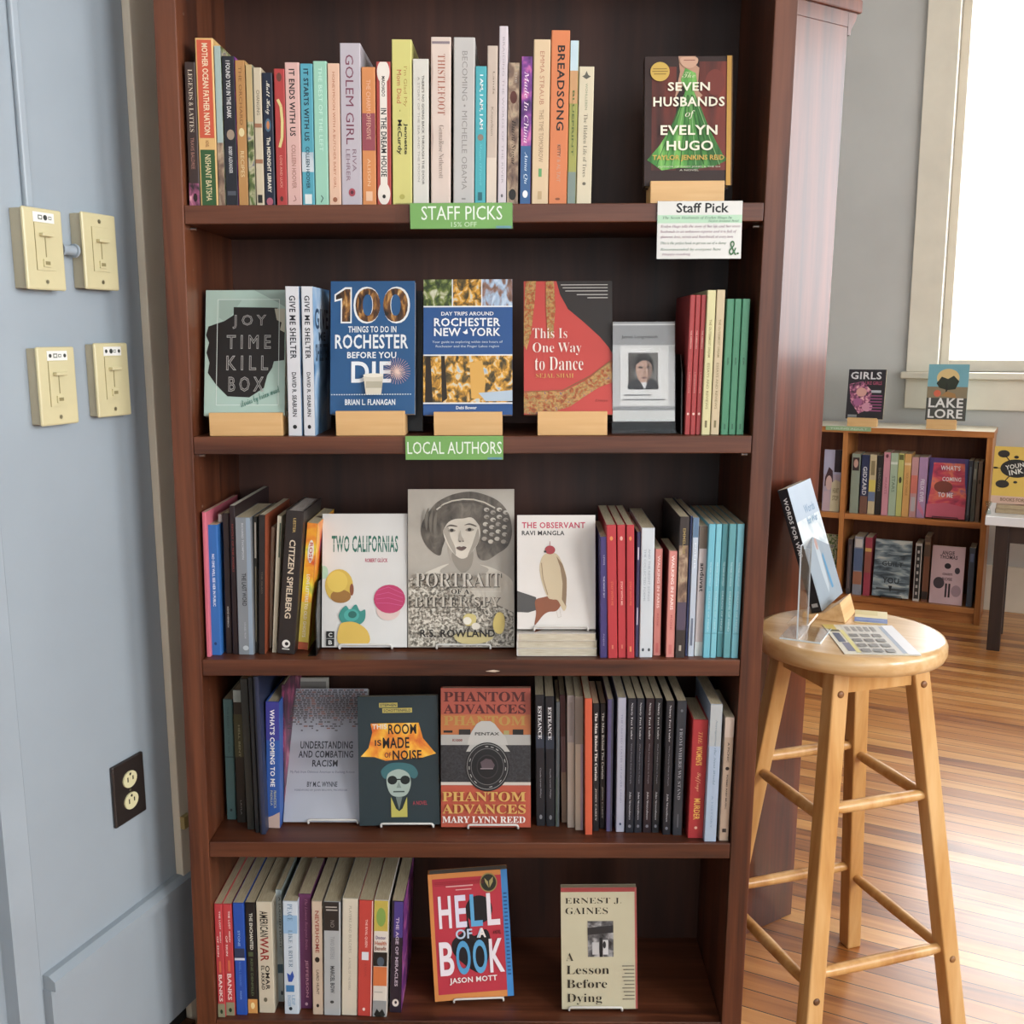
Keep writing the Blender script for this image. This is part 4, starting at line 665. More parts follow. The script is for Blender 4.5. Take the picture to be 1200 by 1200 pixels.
PO = [('S', 'THE LOST', 60, 6, 82, 22, 'f0d8d4', 'h'), ('S', 'MEMORY', 62, 24, 80, 34, 'f0d8d4', 'h'), ('S', 'OF SKIN', 22, 28, 44, 46, 'f0d8d4', 'h'), ('R', 40, 50, 66, 60, 'd86a3a'), ('S', 'BANKS', 26, 62, 74, 86, 'f0d8d4', 'b'), ('R', 0, 88, 100, 100, '8a8a6a'), ('E', 50, 95, 18, 2, '1e3a20')]
B = [
 (255.6, 264.6, 1060, 1192, 'red paperback at the far left of the bottom shelf, first of two alike', 'c2353c', PO, {}),
 (265.2, 275.8, 1060, 1190, 'red paperback with white lettering, second of two alike, bottom shelf', 'c2353c', PO, {}),
 (277, 289.6, 1059, 1189.5, 'bright royal blue paperback on the bottom shelf', '1550b4', [('R', 0, 40, 100, 49, '2e3a5a'), ('R', 0, 48.5, 100, 50.5, 'c8d0e0'), ('S', 'STONE', 38, 24, 60, 38, '8ab0e8', 'b'), ('S', 'RUSSELL S. COUNTRY', 40, 52, 60, 74, '5a8ae0'), ('S', 'WINNER', 42, 78, 58, 86, '8ab0e8')], {}),
 (290.8, 302.6, 1058.6, 1187.5, 'black paperback with orange picture at its foot, bottom shelf', '1c1a1c', [('S', 'THE ENCHANTED', 40, 9, 74, 42, 'd8d8c8', 'b'), ('R', 20, 44, 70, 48, '4a5a3a'), ('S', 'RENE DENFELD', 40, 50, 64, 84, '5a6a4a', 'b'), ('R', 0, 87, 100, 100, 'd8943a'), ('E', 50, 93, 22, 3, 'f0d890')], {}),
 (303.8, 322, 1057.5, 1187, 'cream paperback with large red and black spine words, bottom shelf', 'c9bfa6', [('S', 'AMERICAN', 20, 8, 74, 31, '26221e', 'h'), ('S', 'WAR', 18, 31, 74, 53, '9a2a26', 'h'), ('S', 'OMAR', 48, 57, 76, 79, '26221e', 'h'), ('S', 'EL AKKAD', 20, 57, 42, 79, '26221e', 'h'), ('E', 44, 88, 12, 2, '6a6450')], {}),
 (326.2, 333.2, 1043, 1174, 'grey rain-coloured paperback set back beside the cream one, bottom shelf', '8a948c', [('R', 0, 0, 100, 100, '@rain'), ('S', 'A SUDDEN LIGHT', 50, 6, 84, 52, '3a4040', 'b'), ('R', 0, 66, 100, 74, '3a5a6a'), ('E', 70, 92, 20, 2, '1e2c34')], {'dep': .13}),
 (333.5, 350.4, 1057, 1188.5, 'white and sky blue paperback with a blue bird on its spine', 'c4d2de', [('R', 0, 12, 100, 28, '8ab6dc'), ('S', 'PEACE', 30, 2, 66, 17, '4a7aa0', 'f'), ('S', 'LIKE A RIVER', 34, 25, 64, 58, '5a7a94', 'f'), ('P', [(20, 63), (44, 65), (60, 61), (72, 66), (56, 71), (30, 71)], '1d4fae'), ('R', 12, 74, 72, 80, '2a78b4'), ('S', 'LEIF', 54, 83, 76, 92, '6aa0c8'), ('S', 'ENGER', 24, 83, 46, 93, '6aa0c8'), ('E', 44, 95, 12, 1.6, '1c2c3a')], {'lean': 1.4}),
 (351.4, 366, 1048.5, 1182, 'plum purple paperback with pink lettering on the bottom shelf', '66305c', [('S', 'The Lioness Rampant Brides', 46, 4, 74, 48, 'b87aa0', 'i'), ('S', 'JEFFERSON', 46, 57, 74, 90, 'c890a8', 'b'), ('E', 55, 96, 12, 1.4, 'd0a8b8')], {'dep': .13, 'lean': 1.4}),
 (366.6, 378.6, 1057, 1189, 'slim cream paperback with dark red title, bottom shelf', 'c8b29a', [('S', 'NEVERHOME', 32, 8, 72, 45, '9a3a30', 'b'), ('E', 50, 51, 24, 2.4, '2a2420'), ('S', 'LAIRD HUNT', 38, 60, 66, 82, '5a4a40', 'b'), ('E', 50, 92, 14, 1.6, '2a2420')], {'lean': 1.4}),
 (379.6, 399, 1057.5, 1190, 'silver-grey paperback with black upper spine, bottom shelf', 'a9aeb0', [('R', 0, 0, 92, 25, '2e2a28'), ('R', 10, 4, 80, 5, 'b0a8a0'), ('R', 14, 6.5, 84, 7.5, 'b0a8a0'), ('S', 'NO', 40, 16, 64, 22, '8a8480'), ('S', 'TWO SISTERS', 40, 30, 64, 50, '8a8e90', 's'), ('S', 'MARCEL BOW', 40, 56, 66, 80, '3a3e40', 'b'), ('E', 50, 88, 12, 1.3, '3a3e40')], {'lean': 1.8}),
 (400.2, 418.4, 1054, 1190, 'broad cream-white paperback on the bottom shelf', 'cfc7b2', [('S', 'PLAYERS AND BUILDERS', 42, 6, 60, 46, '9a9480', 's'), ('S', 'A NOVEL OF THE RIVERS', 42, 50, 58, 78, '9a9480', 's')], {'lean': 2.2}),
 (418.8, 435.6, 1056, 1191, 'vivid red paperback with a small white label, bottom shelf', 'c53a30', [('S', 'THE RIVAL QUEEN', 44, 16, 64, 40, 'f0b8b0', 'b'), ('R', 24, 44, 74, 51, 'd8dce4'), ('S', 'A NOVEL', 44, 54, 60, 66, 'a8322c'), ('E', 44, 94, 10, 1.4, 'f0d0c8'), ('R', 93, 0, 100, 100, 'e8c8c0')], {'lean': 2.3}),
 (436.4, 453, 1056, 1191.5, 'paperback banded in yellow, white, black and orange, bottom shelf', 'd8d0c4', [('R', 0, 0, 100, 26, 'c0aa2a'), ('E', 50, 14, 34, 8, '7aa03a'), ('T', 'Doctor', 14, 30, 86, 33, '7a6a94', 'b'), ('T', 'Health', 8, 34.5, 92, 38, 'c0603a', 'b'), ('T', 'Benefit', 8, 39, 92, 42.5, '8a5a4a', 'b'), ('R', 0, 44, 100, 56, '22201e'), ('E', 52, 52, 26, 4, '4a5a6a'), ('R', 0, 56.5, 100, 73, 'd8702a'), ('R', 10, 78, 70, 79, 'b0b0a8'), ('R', 0, 86, 100, 100, '8e9294'), ('P', [(10, 98), (30, 93), (50, 96), (70, 93), (92, 98), (80, 100), (20, 100)], '1e2220')], {'lean': 2.3}),
 (456.4, 470, 1057, 1187, 'dark purple-black paperback at the right end of the bottom left row', '2a2030', [('R', 20, 0, 100, 32, '4a3a8a'), ('S', 'THE AGE OF MIRACLES', 38, 14, 66, 76, 'c8b8cc', 'b'), ('E', 50, 91, 30, 3.4, 'dcd4cc'), ('E', 52, 90.6, 11, 1.4, '2a2030')], {'lean': 2.5, 'front': [('R', 0, 0, 100, 100, '@purple')]}),
]
for xl, xr, yt, yb, lab, c, art, kw in B: spine(4, xl, xr, yt, lab, c, art, yb=yb, **dict({'dep': .17, 'pg': 'b8ac90'}, **kw))
# ------------------------------------------------------------------ display blocks, wire easels
W_blk = wood('pine_block', 'b88a54', 'd0a670', 'e0bf8e', 'x', 10, .5, 0, .05, .01)
def block_at(label, M, wd, hh, t, dpt=.06, grp='wooden display blocks'):
    """M: base at left front corner, x right, y back."""
    g = t*1.03+.003
    m = MB(); m.prism([(0, 0, 0), (0, 0, hh), (0, .010, hh), (0, .0115, hh-.006), (0, .0115+g, hh-.006), (0, .0115+g+.004, hh-.001), (0, .0115+g+.016, hh-.001), (0, .0115+g+.016, 0)][::-1], (wd, 0, 0), W_blk)
    return tag(m.build('display_block', M=M, bevel=.0006), label, 'book stand', grp)
def on_block(label, blabel, bx0, bx1, btop, row, cov, t, col, art, tilt, Y=.014, **kw):
    """book held in the slot of a block; cov = (left px, right px, top px, bottom px)"""
    z = SZ[row]; a = foot(bx0, z, Y); b = foot(bx1, z, Y); hh = aty((bx0+bx1)/2, btop, Y).z - z
    M = frame(V((a.x, Y, z+.0003)), V((1, 0, 0)), V((0, 1, 0)), ZV); block_at(blabel, M, b.x-a.x, hh, t)
    yb = Y+.0130; zb = z+hh-.0055
    P0 = foot(cov[0], zb, yb); P1 = foot(cov[1], zb, yb)
    M, wd, h = faceframe(proj(P0), proj(P1), ((cov[0]+cov[1])/2, cov[2]), yb, yb, tilt)
    return book(label, M, wd, h, t, col, front=art, group='face-out books on the %s shelf' % ROWN[row], **kw)
WIRE = paint('white_wire', 'd8d6d0', .35, 30, 'f4f4f4', .01)
def easel_at(label, M, wd, dpt=.075, hh=.010):
    r = .0019
    m = MB()
    m.tube([(0, dpt, r), (0, .004, r), (0, .0015, r+.0012), (0, 0, r+.004), (0, 0, hh-.003), (.001, 0, hh-.0008), (.004, 0, hh), (wd-.004, 0, hh), (wd-.001, 0, hh-.0008), (wd, 0, hh-.003), (wd, 0, r+.004), (wd, .0015, r+.0012), (wd, .004, r), (wd, dpt, r)], r, WIRE, 8)
    m.tube([(0, dpt, r), (.004, dpt-.008, .06), (wd-.004, dpt-.008, .06), (wd, dpt, r)], r, WIRE, 8)
    return tag(m.build('wire_easel', M=M), label, 'book stand', 'white wire easels')
def on_easel(label, elabel, ex0, ex1, ey, row, cov, t, col, art, tilt, roll=0, yaw=0, **kw):
    """book on a wire easel; (ex0, ex1, ey) = feet in the picture; cov = (left px, right px, top px)"""
    z = SZ[row] if kw.get('z') is None else kw.pop('z'); kw.pop('z', None)
    Y = kw.pop('Y', None)
    if Y is None: Y = max(.008, atz((ex0+ex1)/2, ey, z).y)
    a = foot(ex0, z, Y); b = foot(ex1, z, Y); R = Matrix.Rotation(math.radians(yaw), 4, 'Z'); wd = b.x-a.x
    easel_at(elabel, Matrix.Translation((a+b)/2 + V((0, 0, .0002))) @ R @ Matrix.Translation(V((-wd/2, 0, 0))), wd, max(.05, t+.045))
    zb = z+.0045; yb = Y+.0028
    P0 = foot(cov[0], zb, yb); P1 = foot(cov[1], zb, yb); c = (P0+P1)/2; wb = P1.x-P0.x
    U = (R @ V((1, 0, 0))); B0 = c - U*wb/2; B1 = c + U*wb/2
    if roll: B1 = B1 + ZV*wb*math.tan(math.radians(roll))
    U = (B1-B0).normalized(); back = ZV.cross(U).normalized(); V0 = U.cross(back).normalized(); tl = math.radians(tilt)
    Vv = V0*math.cos(tl) + back*math.sin(tl); Bk = back*math.cos(tl) - V0*math.sin(tl)
    h = (atpl((cov[0]+cov[1])/2, cov[2], B0, U.cross(Vv)) - B0).dot(Vv)
    return book(label, frame(B0, U, Bk, Vv), wb, h, t, col, front=art, group='face-out books on the %s shelf' % ROWN[row], **kw)

def lines(x0, x1, ys, c, hh=.7, jag=8):
    r = random.Random(int(x0*7+ys[0]*3)); return [('R', x0+r.random()*jag*.3, y, x1-r.random()*jag, y+hh, c) for y in ys]
def fan(cx, cy, r, n, c, w=.0005): return [('L', [(cx, cy), (cx+r*math.cos(6.283*i/n), cy+r*.62*math.sin(6.283*i/n))], w, c) for i in range(n)]

# ---- top shelf
ART = [('R', 0, 0, 100, 100, '33201d'), ('R', 8, 8, 36, 88, '@curtain'), ('R', 62, 4, 93.5, 88, '@curtain'), ('E', 80, 20, 11, 10, '7a3024'),
 ('P', [(38, 0), (58, 0), (55, 5), (62, 9), (60, 26), (66, 30), (60, 34), (44, 22), (40, 26), (34, 33), (40, 12)], 'b98a6c'),
 ('P', [(46, 9), (52, 11), (58, 13), (60, 22), (56, 27), (62, 36), (74, 56), (90, 76), (96, 80), (80, 85), (60, 87), (40, 86), (20, 88), (3, 80), (18, 68), (34, 50), (43, 34), (46, 27), (41, 18)], '@dress')] + [('L', [(50+k*1.5, 30), (50+k*9, 84)], .0011, ('2a6a28', '7fb866', '235c22')[k % 3]) for k in range(-4, 5)] + [('B', [(42, 1), (58, 1), (60, 5), (54, 9), (46, 9), (40, 5)], 'c89a7c'), ('R', 44, 3, 57, 3.6, '8a4a3c'),
 ('R', 93.5, 0, 98.6, 100, 'c8921c'), ('R', 98.6, 0, 100, 100, '6a4a20'), ('E', 17, 12, 11, 7.4, 'c9a32a'),
 ('R', 9, 9.5, 25, 10.2, '8a6a14'), ('R', 8, 11.5, 26, 12.2, '8a6a14'), ('R', 10, 13.5, 24, 14.2, '8a6a14'),
 ('T', 'The', 42, 12.5, 57, 17, 'b8d090', 'c'), ('T', 'SEVEN', 26, 20.3, 74, 27, 'ece6cc', 'h'), ('T', 'HUSBANDS', 9.5, 31.6, 91, 39, 'ece6cc', 'h'), ('T', 'of', 46, 42, 57, 48.5, 'ece6cc', 'i'),
 ('T', 'EVELYN', 18, 53.5, 83, 61, 'ece6cc', 'h'), ('T', 'HUGO', 25, 65.5, 78, 73, 'ece6cc', 'h'), ('T', 'TAYLOR JENKINS REID', 9, 76.5, 91, 81.5, 'c9a12c', 'b'),
 ('T', 'AUTHOR OF DAISY JONES & THE SIX', 15, 85, 87, 86.6, 'cfc8b4', 's'), ('T', 'A NOVEL', 40, 87.6, 62, 89, 'cfc8b4', 's')]
on_block('hardcover with a green-gowned woman on its dark red cover, facing out on the top shelf', 'pale wooden block holding the green-gown book on the top shelf', 762, 848.5, 212, 0, (755, 857, 66, 228), .026, '33201d', ART, 6, Y=.022, hard=True)

# ---- second shelf
W0 = 'dfe4dc'
ART = [('R', 0, 0, 100, 100, 'a3bfb2'), ('P', [(60, 0), (100, 0), (100, 14), (90, 10)], '8aa096'), ('P', [(17, 8), (45, 8), (26, 26), (17, 22)], '94aca0'),
 ('P', [(35, 13.6), (90, 14.2), (88, 22), (99, 27), (99, 56), (86, 57), (84, 62), (78, 68), (74, 78), (56, 85.5), (29, 84.6), (14, 75), (4, 66), (6, 58), (2, 50), (5, 42), (1, 36), (4, 29), (24, 24.6), (35, 20)], '1d1816'),
 ('P', [(86, 15), (99, 15), (99, 34), (93, 32), (95, 26), (89, 24)], 'b8b49c'), ('L', [(15, 7.6), (92, 7.6), (92, 91.6), (15, 91.6), (15, 7.6)], .0009, 'd4e0d8'),
 ('T', 'J O Y', 34, 19.8, 76, 31, 'c8c4c0', 'o'), ('T', 'T I M E', 27, 36, 82, 47, 'c8c4c0', 'o'), ('T', 'K I L L', 27, 52.4, 79, 64, 'c8c4c0', 'o'), ('T', 'B O X', 30, 69, 74, 81, 'c8c4c0', 'o'), ('T', 'stories by brian wood', 44, 82, 96, 90, '1f6f60', 'c', -22)]
on_block('mint green book with a big black brush blot, facing out on the second shelf', 'pale wooden block under the mint green book with the black blot', 246, 331.5, 484, 1, (239, 333.5, 340, 485), .016, 'a3bfb2', ART, 13)
ART = [('R', 0, 0, 100, 100, '1a5486'), ('T', '00', 27, 4.2, 94, 32, 'e0e2e0', 'h'), ('T', '00', 29.4, 5.4, 91.6, 30.8, '@city', 'h'), ('P', [(17, 4.6), (25, 4.6), (25, 31.8), (12, 31.8), (12, 14.4), (4.5, 15.6), (4.5, 10)], 'e0e2e0'), ('P', [(17.6, 6), (23.4, 6), (23.4, 30.6), (13.6, 30.6), (13.6, 12.8), (6.2, 14), (6.2, 10.8)], '@city'), ('T', 'THINGS TO DO IN', 21, 34, 78, 38.8, 'dfe3e6', 'h'), ('T', 'ROCHESTER', 5.5, 40.2, 92, 51, 'dfe3e6', 'h'), ('T', 'BEFORE YOU', 20, 53.4, 78, 58.2, 'dfe3e6', 'h'), ('T', 'DIE', 25, 60.6, 72, 76.5, 'dfe3e6', 'h')]
ART += fan(79, 68, 16, 30, 'e0a8a0') + fan(80, 69, 9, 22, 'e8c8b8', .0007) + [('P', [(40, 71.5), (63.5, 71.5), (61, 86), (43, 86)], 'cfc6b0'), ('E', 51.7, 71.5, 12, 1.5, 'e4dcc8'), ('R', 43, 76, 62, 81, 'b0a890')] + [('R', 2+k*3, 85.6, 3.7+k*3, 86.3, 'c8d4dc') for k in range(32)] + [('T', 'BRIAN L. FLANAGAN', 19, 89.6, 78, 94, 'dfe3e6', 'h')]
on_block('blue travel book with giant numeral one hundred, facing out on the second shelf', 'pale wooden block under the blue book with the giant numeral', 394, 474.5, 482, 1, (386.8, 486, 329.5, 485), .014, '1a5486', ART, 12, pg='e0ddd4')
M, wd, h = faceframe((400, 500), (495, 500), (440, 339), .072, .072, 10); M.translation.z = SZ[1]+.003
book('dark book leaning behind the blue travel book, only its right edge showing', M, wd, h*1.02, .012, '24262a', group='face-out books on the second shelf')
ART = [('R', 0, 0, 100, 100, '20528f'), ('R', 0, 0, 32, 19.6, '@forest'), ('R', 33.2, 0, 65, 19.6, '@autumn'), ('R', 66.2, 0, 100, 19.6, '@street'), ('R', 0, 19.6, 100, 20.6, 'dfe2e4'), ('R', 32, 0, 33.2, 19.6, 'dfe2e4'), ('R', 65, 0, 66.2, 19.6, 'dfe2e4'),
 ('T', 'DAY TRIPS AROUND', 20, 24, 79, 26.8, 'dfe3e8', 'b'), ('T', 'ROCHESTER', 12, 28.6, 86.5, 34.8, 'e6e9ec', 'h'), ('T', 'NEW', 12, 36, 42, 42, 'e6e9ec', 'h'), ('T', 'YORK', 52, 36, 86.5, 42, 'e6e9ec', 'h'), ('P', [(44, 39), (47, 38.4), (49, 36.6), (49.6, 38.6), (50, 40.2), (47, 40.6)], 'e6e9ec'),
 ('T', 'Your guide to exploring within two hours of', 10, 45.4, 89, 47.7, 'c8d4e0', 's'), ('T', 'Rochester and the Finger Lakes region', 14, 48.7, 85, 50.9, 'c8d4e0', 's'), ('R', 0, 55.6, 100, 56.6, 'dfe2e4'), ('R', 0, 56.6, 100, 91, '@autumn'),
 ('P', [(3, 56.6), (8, 56.6), (11, 91), (2, 91)], '2a2016'), ('P', [(20, 56.6), (24, 56.6), (27, 88), (21, 91)], '2e2418'), ('P', [(52, 62), (66, 60), (70, 76), (68, 88), (54, 88)], 'd8a030'), ('P', [(62, 84), (100, 82), (100, 90), (70, 90)], 'a9bccc'), ('R', 0, 91, 100, 92, 'dfe2e4'), ('T', 'Debi Bower', 37, 93.6, 60, 96, 'dfe3e8', 'b')]
on_block('blue guidebook with tree photographs, facing out above the green second-shelf tag', 'pale wooden block above the green tag on the second shelf', 508.5, 588.5, 483, 1, (496, 600.5, 327.5, 486), .013, '20528f', ART, 12, pg='e0ddd4')
ART = [('R', 0, 0, 100, 100, 'c23a31'), ('P', [(37, 0), (100, 0), (100, 55), (96, 50), (86, 42), (68, 31), (50, 21), (41, 10)], '2b2523')] + [('R', a, y, 95, y+.5, 'c8c2bc') for a, y in ((42, 2.6), (44, 4.8), (47, 7.2), (60, 10), (72, 12.4))] + [
 ('P', [(2, 0), (14, 0), (12, 18), (8, 40), (3, 52), (0, 48), (0, 30)], '@embroid'), ('P', [(25, 0), (34, 0), (36, 20), (33, 42), (27, 44), (25, 20)], '@embroid'),
 ('P', [(0, 84), (20, 82), (44, 83), (60, 78), (76, 72), (90, 64), (100, 60), (100, 76), (84, 80), (70, 86), (52, 94), (34, 98), (10, 100), (0, 99)], '@embroid'), ('L', [(0, 83), (44, 82), (76, 71), (100, 59)], .0016, '8a5a2a'),
 ('T', 'This Is', 10, 35.4, 49, 43, 'e8d8cc', 'f'), ('T', 'One Way', 10, 46.2, 65, 55.6, 'e8d8cc', 'f'), ('T', 'to Dance', 12.5, 57, 67, 67, 'e8d8cc', 'f'), ('T', 'SEJAL SHAH', 13.6, 69.4, 56, 73, 'd09a3c', 'f'), ('T', 'Essays', 80, 88.6, 94, 91, '7a2a22', 'i')]
on_block('red book with embroidered cloth on its cover, facing out on the second shelf', 'pale wooden block under the red embroidered-cloth book', 630, 711.5, 482.5, 1, (614, 718, 329.5, 487), .014, 'a8322c', ART, 12)
# acrylic frame with a portrait print
Z1 = SZ[1]; P0 = foot(717.5, Z1+.0022, .018); P1 = foot(792, Z1+.0022, .018); wf = P1.x-P0.x; tl = math.radians(9)
Vv = V((0, math.sin(tl), math.cos(tl))); Bk = V((0, math.cos(tl), -math.sin(tl))); h = (atpl(754, 376, P0, V((1, 0, 0)).cross(Vv))-P0).dot(Vv)
fr = empty('sign_holder', 'clear acrylic stand holding a grey card with a man in a dark suit', 'sign holder', frame(P0, V((1, 0, 0)), Bk, Vv))
AC = clear('acrylic')
m = MB(); m.box((0, 0, 0), (wf, .0017, h), AC); m.box((0, .0042, 0), (wf, .0056, h), AC); m.box((0, .0058, 0), (wf, .045, .0022), AC, Matrix.Rotation(tl, 4, 'X')); m.build('acrylic_holder', fr)
m = MB(); m.box((.0012, .0036, .02), (wf-.0012, .004, h-.001), 'b9bcbc'); A = Art(m, (.0012, .0036, h-.001), (wf-.0024, 0, 0), (0, 0, -(h-.021)), (0, -1, 0), .00007)
A.run([('R', 0, 0, 100, 23, '96999b'), ('R', 0, 2, 100, 3.4, 'cfd2d2'), ('R', 0, 85, 100, 89, '84888a'), ('R', 0, 89, 100, 100, 'c6cac8'), ('T', 'James Longenbach', 14, 13.4, 72, 17.4, '2a2c2e', 's'), ('R', 12, 24, 90, 84, 'd6d8d6'), ('R', 25, 31, 73, 68, '6a6864'),
 ('R', 25, 31, 34, 68, '4a4440'), ('B', [(25, 67), (27, 61), (38, 57), (50, 60), (62, 57), (71, 61), (73, 67), (50, 68)], '1c1b20'), ('B', [(34, 50), (33, 40), (38, 34), (48, 31.6), (58, 33), (65, 39), (66, 50), (60, 44), (40, 44)], '2c2622'), ('B', [(37, 46), (40, 40), (50, 37.6), (60, 41), (63, 48), (60, 56), (52, 62.4), (45, 61), (39, 54)], 'b4907c'), ('B', [(55, 40), (62, 46), (62, 54), (54, 61), (57, 52)], '7e6456'), ('B', [(36, 44), (42, 36), (52, 34), (62, 38), (64, 44), (56, 39.6), (46, 39.4)], '241f1c'), ('B', [(41, 45.6), (45, 44.6), (49, 46), (45, 47)], '2a201c'), ('B', [(53, 46), (57, 44.6), (60.6, 45.8), (57, 47)], '2a201c'), ('P', [(51, 46), (53.4, 52.4), (49.4, 52.6)], '93705f'), ('B', [(46, 56), (50, 55.2), (55.4, 56), (50.6, 57.4)], '5e342f'), ('P', [(45, 61), (56, 61), (51, 68)], 'c8cacc'),
 ('R', 18, 73, 62, 74.2, '6a6c6c'), ('R', 15, 77.6, 84, 78.8, '6a6c6c')]); m.build('printed_card', fr)
m = MB(); a = foot(797, Z1, .03); m.box((a.x, .02, Z1+.0004), (a.x+.0016, .14, Z1+.0016), paint('bookend_metal', '26231f', .35, metal=.3))
m.prism([(a.x, .022, Z1+.0016), (a.x, .14, Z1+.0016), (a.x, .13, Z1+.10), (a.x, .11, Z1+.128), (a.x, .05, Z1+.128), (a.x, .03, Z1+.10)][::-1], (.0016, 0, 0), paint('bookend_metal', '26231f', .35, metal=.3)); m.box((a.x-.05, .045, Z1+.0004), (a.x, .12, Z1+.0014), paint('bookend_metal', '26231f', .35, metal=.3))
tag(m.build('bookend'), 'dark metal bookend beside the slim red books, second shelf', 'bookend')

# ---- shelf-edge tags and card
def shelf_tag(label, row, x0, x1, y1, text, holder=None, sub=None):
    z = SZ[row]; Y = -.0016; a = aty(x0, proj(V((0, 0, z)))[1], Y); b = aty(x1, 0, Y); c = aty((x0+x1)/2, y1, Y); wd = b.x-a.x; hh = z+.001-c.z
    a = foot(x0, z, Y); b = foot(x1, z, Y); wd = b.x-a.x
    e = empty('shelf_label', label, 'shelf sign', Matrix.Translation(V((a.x, Y, c.z))), 'green shelf labels')
    m = MB(); m.box((0, -.0012, 0), (wd, 0, hh), '6aa548')
    A = Art(m, (0, -.0012, hh), (wd, 0, 0), (0, 0, -hh), (0, -1, 0)); y0, y1_ = (12, 66) if sub else (24, 76)
    A.step = .00007; A.T(text, 11 if sub else 2, y0, 90 if sub else 98.5, y1_, 'dfeadb', 's')
    if sub: A.T(sub, 40, 74, 65, 93, 'c2dcb4', 's')
    A.R(84, 90, 99, 99, '5a90a0'); m.build('printed_strip', e)
    if holder:
        h0 = foot(holder, z, Y).x - a.x; m = MB(); m.box((h0, .0001, -.0015), (wd+.001, .0009, hh), AC); m.box((h0, .0009, hh), (wd+.001, .022, hh+.0007), AC); m.build('clear_holder', e)
    return e
shelf_tag('green shelf label in a clear holder on the top shelf edge', 0, 480.5, 600.5, 268, 'STAFF PICKS', 463, '15% OFF')
shelf_tag('green shelf label on the second shelf edge', 1, 475, 589.6, 538.6, 'LOCAL AUTHORS')
Y = -.0016; a = foot(770, SZ[0], Y); b = foot(871, SZ[0], Y); zb = aty(820, 304, Y).z; wd = b.x-a.x; hh = SZ[0]+.002-zb
e = empty('review_card', 'white handwritten review card in a clear sleeve hanging from the top shelf', 'shelf sign', Matrix.Translation(V((a.x, Y, zb))))
m = MB(); m.box((.001, -.0007, .001), (wd-.001, 0, hh), 'd4d4ce'); A = Art(m, (.001, -.0007, hh), (wd-.002, 0, 0), (0, 0, -hh+.001), (0, -1, 0), .00007)
A.run([('R', 0, 24, 100, 38, 'a8cfae'), ('T', 'Staff Pick', 22, 3, 84, 20, '1a1c1e', 'b'), ('T', 'The Seven Husbands of Evelyn Hugo by', 6, 26, 88, 32, '2f5a44', 'i'), ('T', 'Taylor Jenkins Reid', 60, 32.5, 96, 37, '2f5a44', 'i'),
 ('T', 'Evelyn Hugo tells the story of her life and her seven', 4, 41, 98, 47, '8a5a78', 'i'), ('T', 'husbands to an unknown reporter and it is full of', 4, 50, 94, 56, '8a5a78', 'i'), ('T', 'glamour, love, secrets and heartbreak at every turn', 4, 59, 90, 65, '8a5a78', 'i'), ('T', 'This is the perfect book to get you out of a slump', 4, 70, 82, 76, '3a6a50', 'i'), ('T', 'Recommended by everyone here', 4, 81, 76, 87, '3a6a50', 'i'), ('T', 'Happy reading', 6, 90, 40, 95, '8a5a78', 'i'),
 ('T', '&', 85.5, 69, 94.5, 94, '2f6a3a', 's'), ('E', 96, 91, 1.4, 1.8, '2f6a3a')]); m.build('card', e)
m = MB(); m.box((0, .0002, 0), (wd, .0009, hh), AC); m.box((0, .0009, hh), (wd, .014, hh+.0007), AC); m.build('clear_sleeve', e)

# ---- middle shelf
ART = [('R', 0, 0, 100, 100, 'd3d2ce'), ('T', 'TWO CALIFORNIAS', 11, 16.4, 89, 29, '1d6b58', 'h'), ('L', [(9, 22.6), (92, 21.4)], .0009, 'd3d2ce'), ('T', 'ROBERT GL\u00dcCK', 50.5, 33, 77, 36.5, 'b8385a', 'b'),
 ('E', 2, 44, 5, 5, '9cc8ae'), ('E', 20, 54, 16.5, 12.4, 'd0ac1c'), ('E', 22, 62, 12, 5, '9a6a1e'), ('E', 18, 51, 12, 8, 'dcbc2e'), ('E', 35, 57, 2.4, 4.5, '8a4a2a'), ('E', 78, 72, 14, 8, 'd8bcb4'), ('E', 79.4, 64, 18.4, 10.7, 'c02c64')]
ART += [('L', [(64, 58+k*3), (78, 55+k*4), (95, 60+k*3)], .0006, 'd8609a') for k in range(4)] + [('B', [(20, 76), (28, 69), (33, 72), (40, 68), (45, 73), (51, 72), (50, 80), (40, 84), (26, 83)], '1f8a80'), ('E', 35, 76, 9, 4.6, '2fa398'), ('E', 36, 75.6, 5, 2.6, '14665e'), ('B', [(21, 84), (30, 81), (42, 82), (54, 88), (54, 97.5), (21, 97.5)], 'd8b028'), ('R', 5.5, 88, 15, 93.2, '1c1c1c'), ('R', 5.5, 93.6, 15, 99, '1c1c1c'), ('T', 'C', 8.2, 89.2, 12.6, 92.2, 'd8d8d4', 'h'), ('T', 'B', 8.2, 94.8, 12.4, 97.8, 'd8d8d4', 'h')]
on_easel('white book with yellow, teal and pink yarn fruit, facing out on the middle shelf', 'white wire easel under the white yarn-fruit book', 397.5, 459, 762, 2, (377, 477, 602), .012, 'd3d2ce', ART, 12)
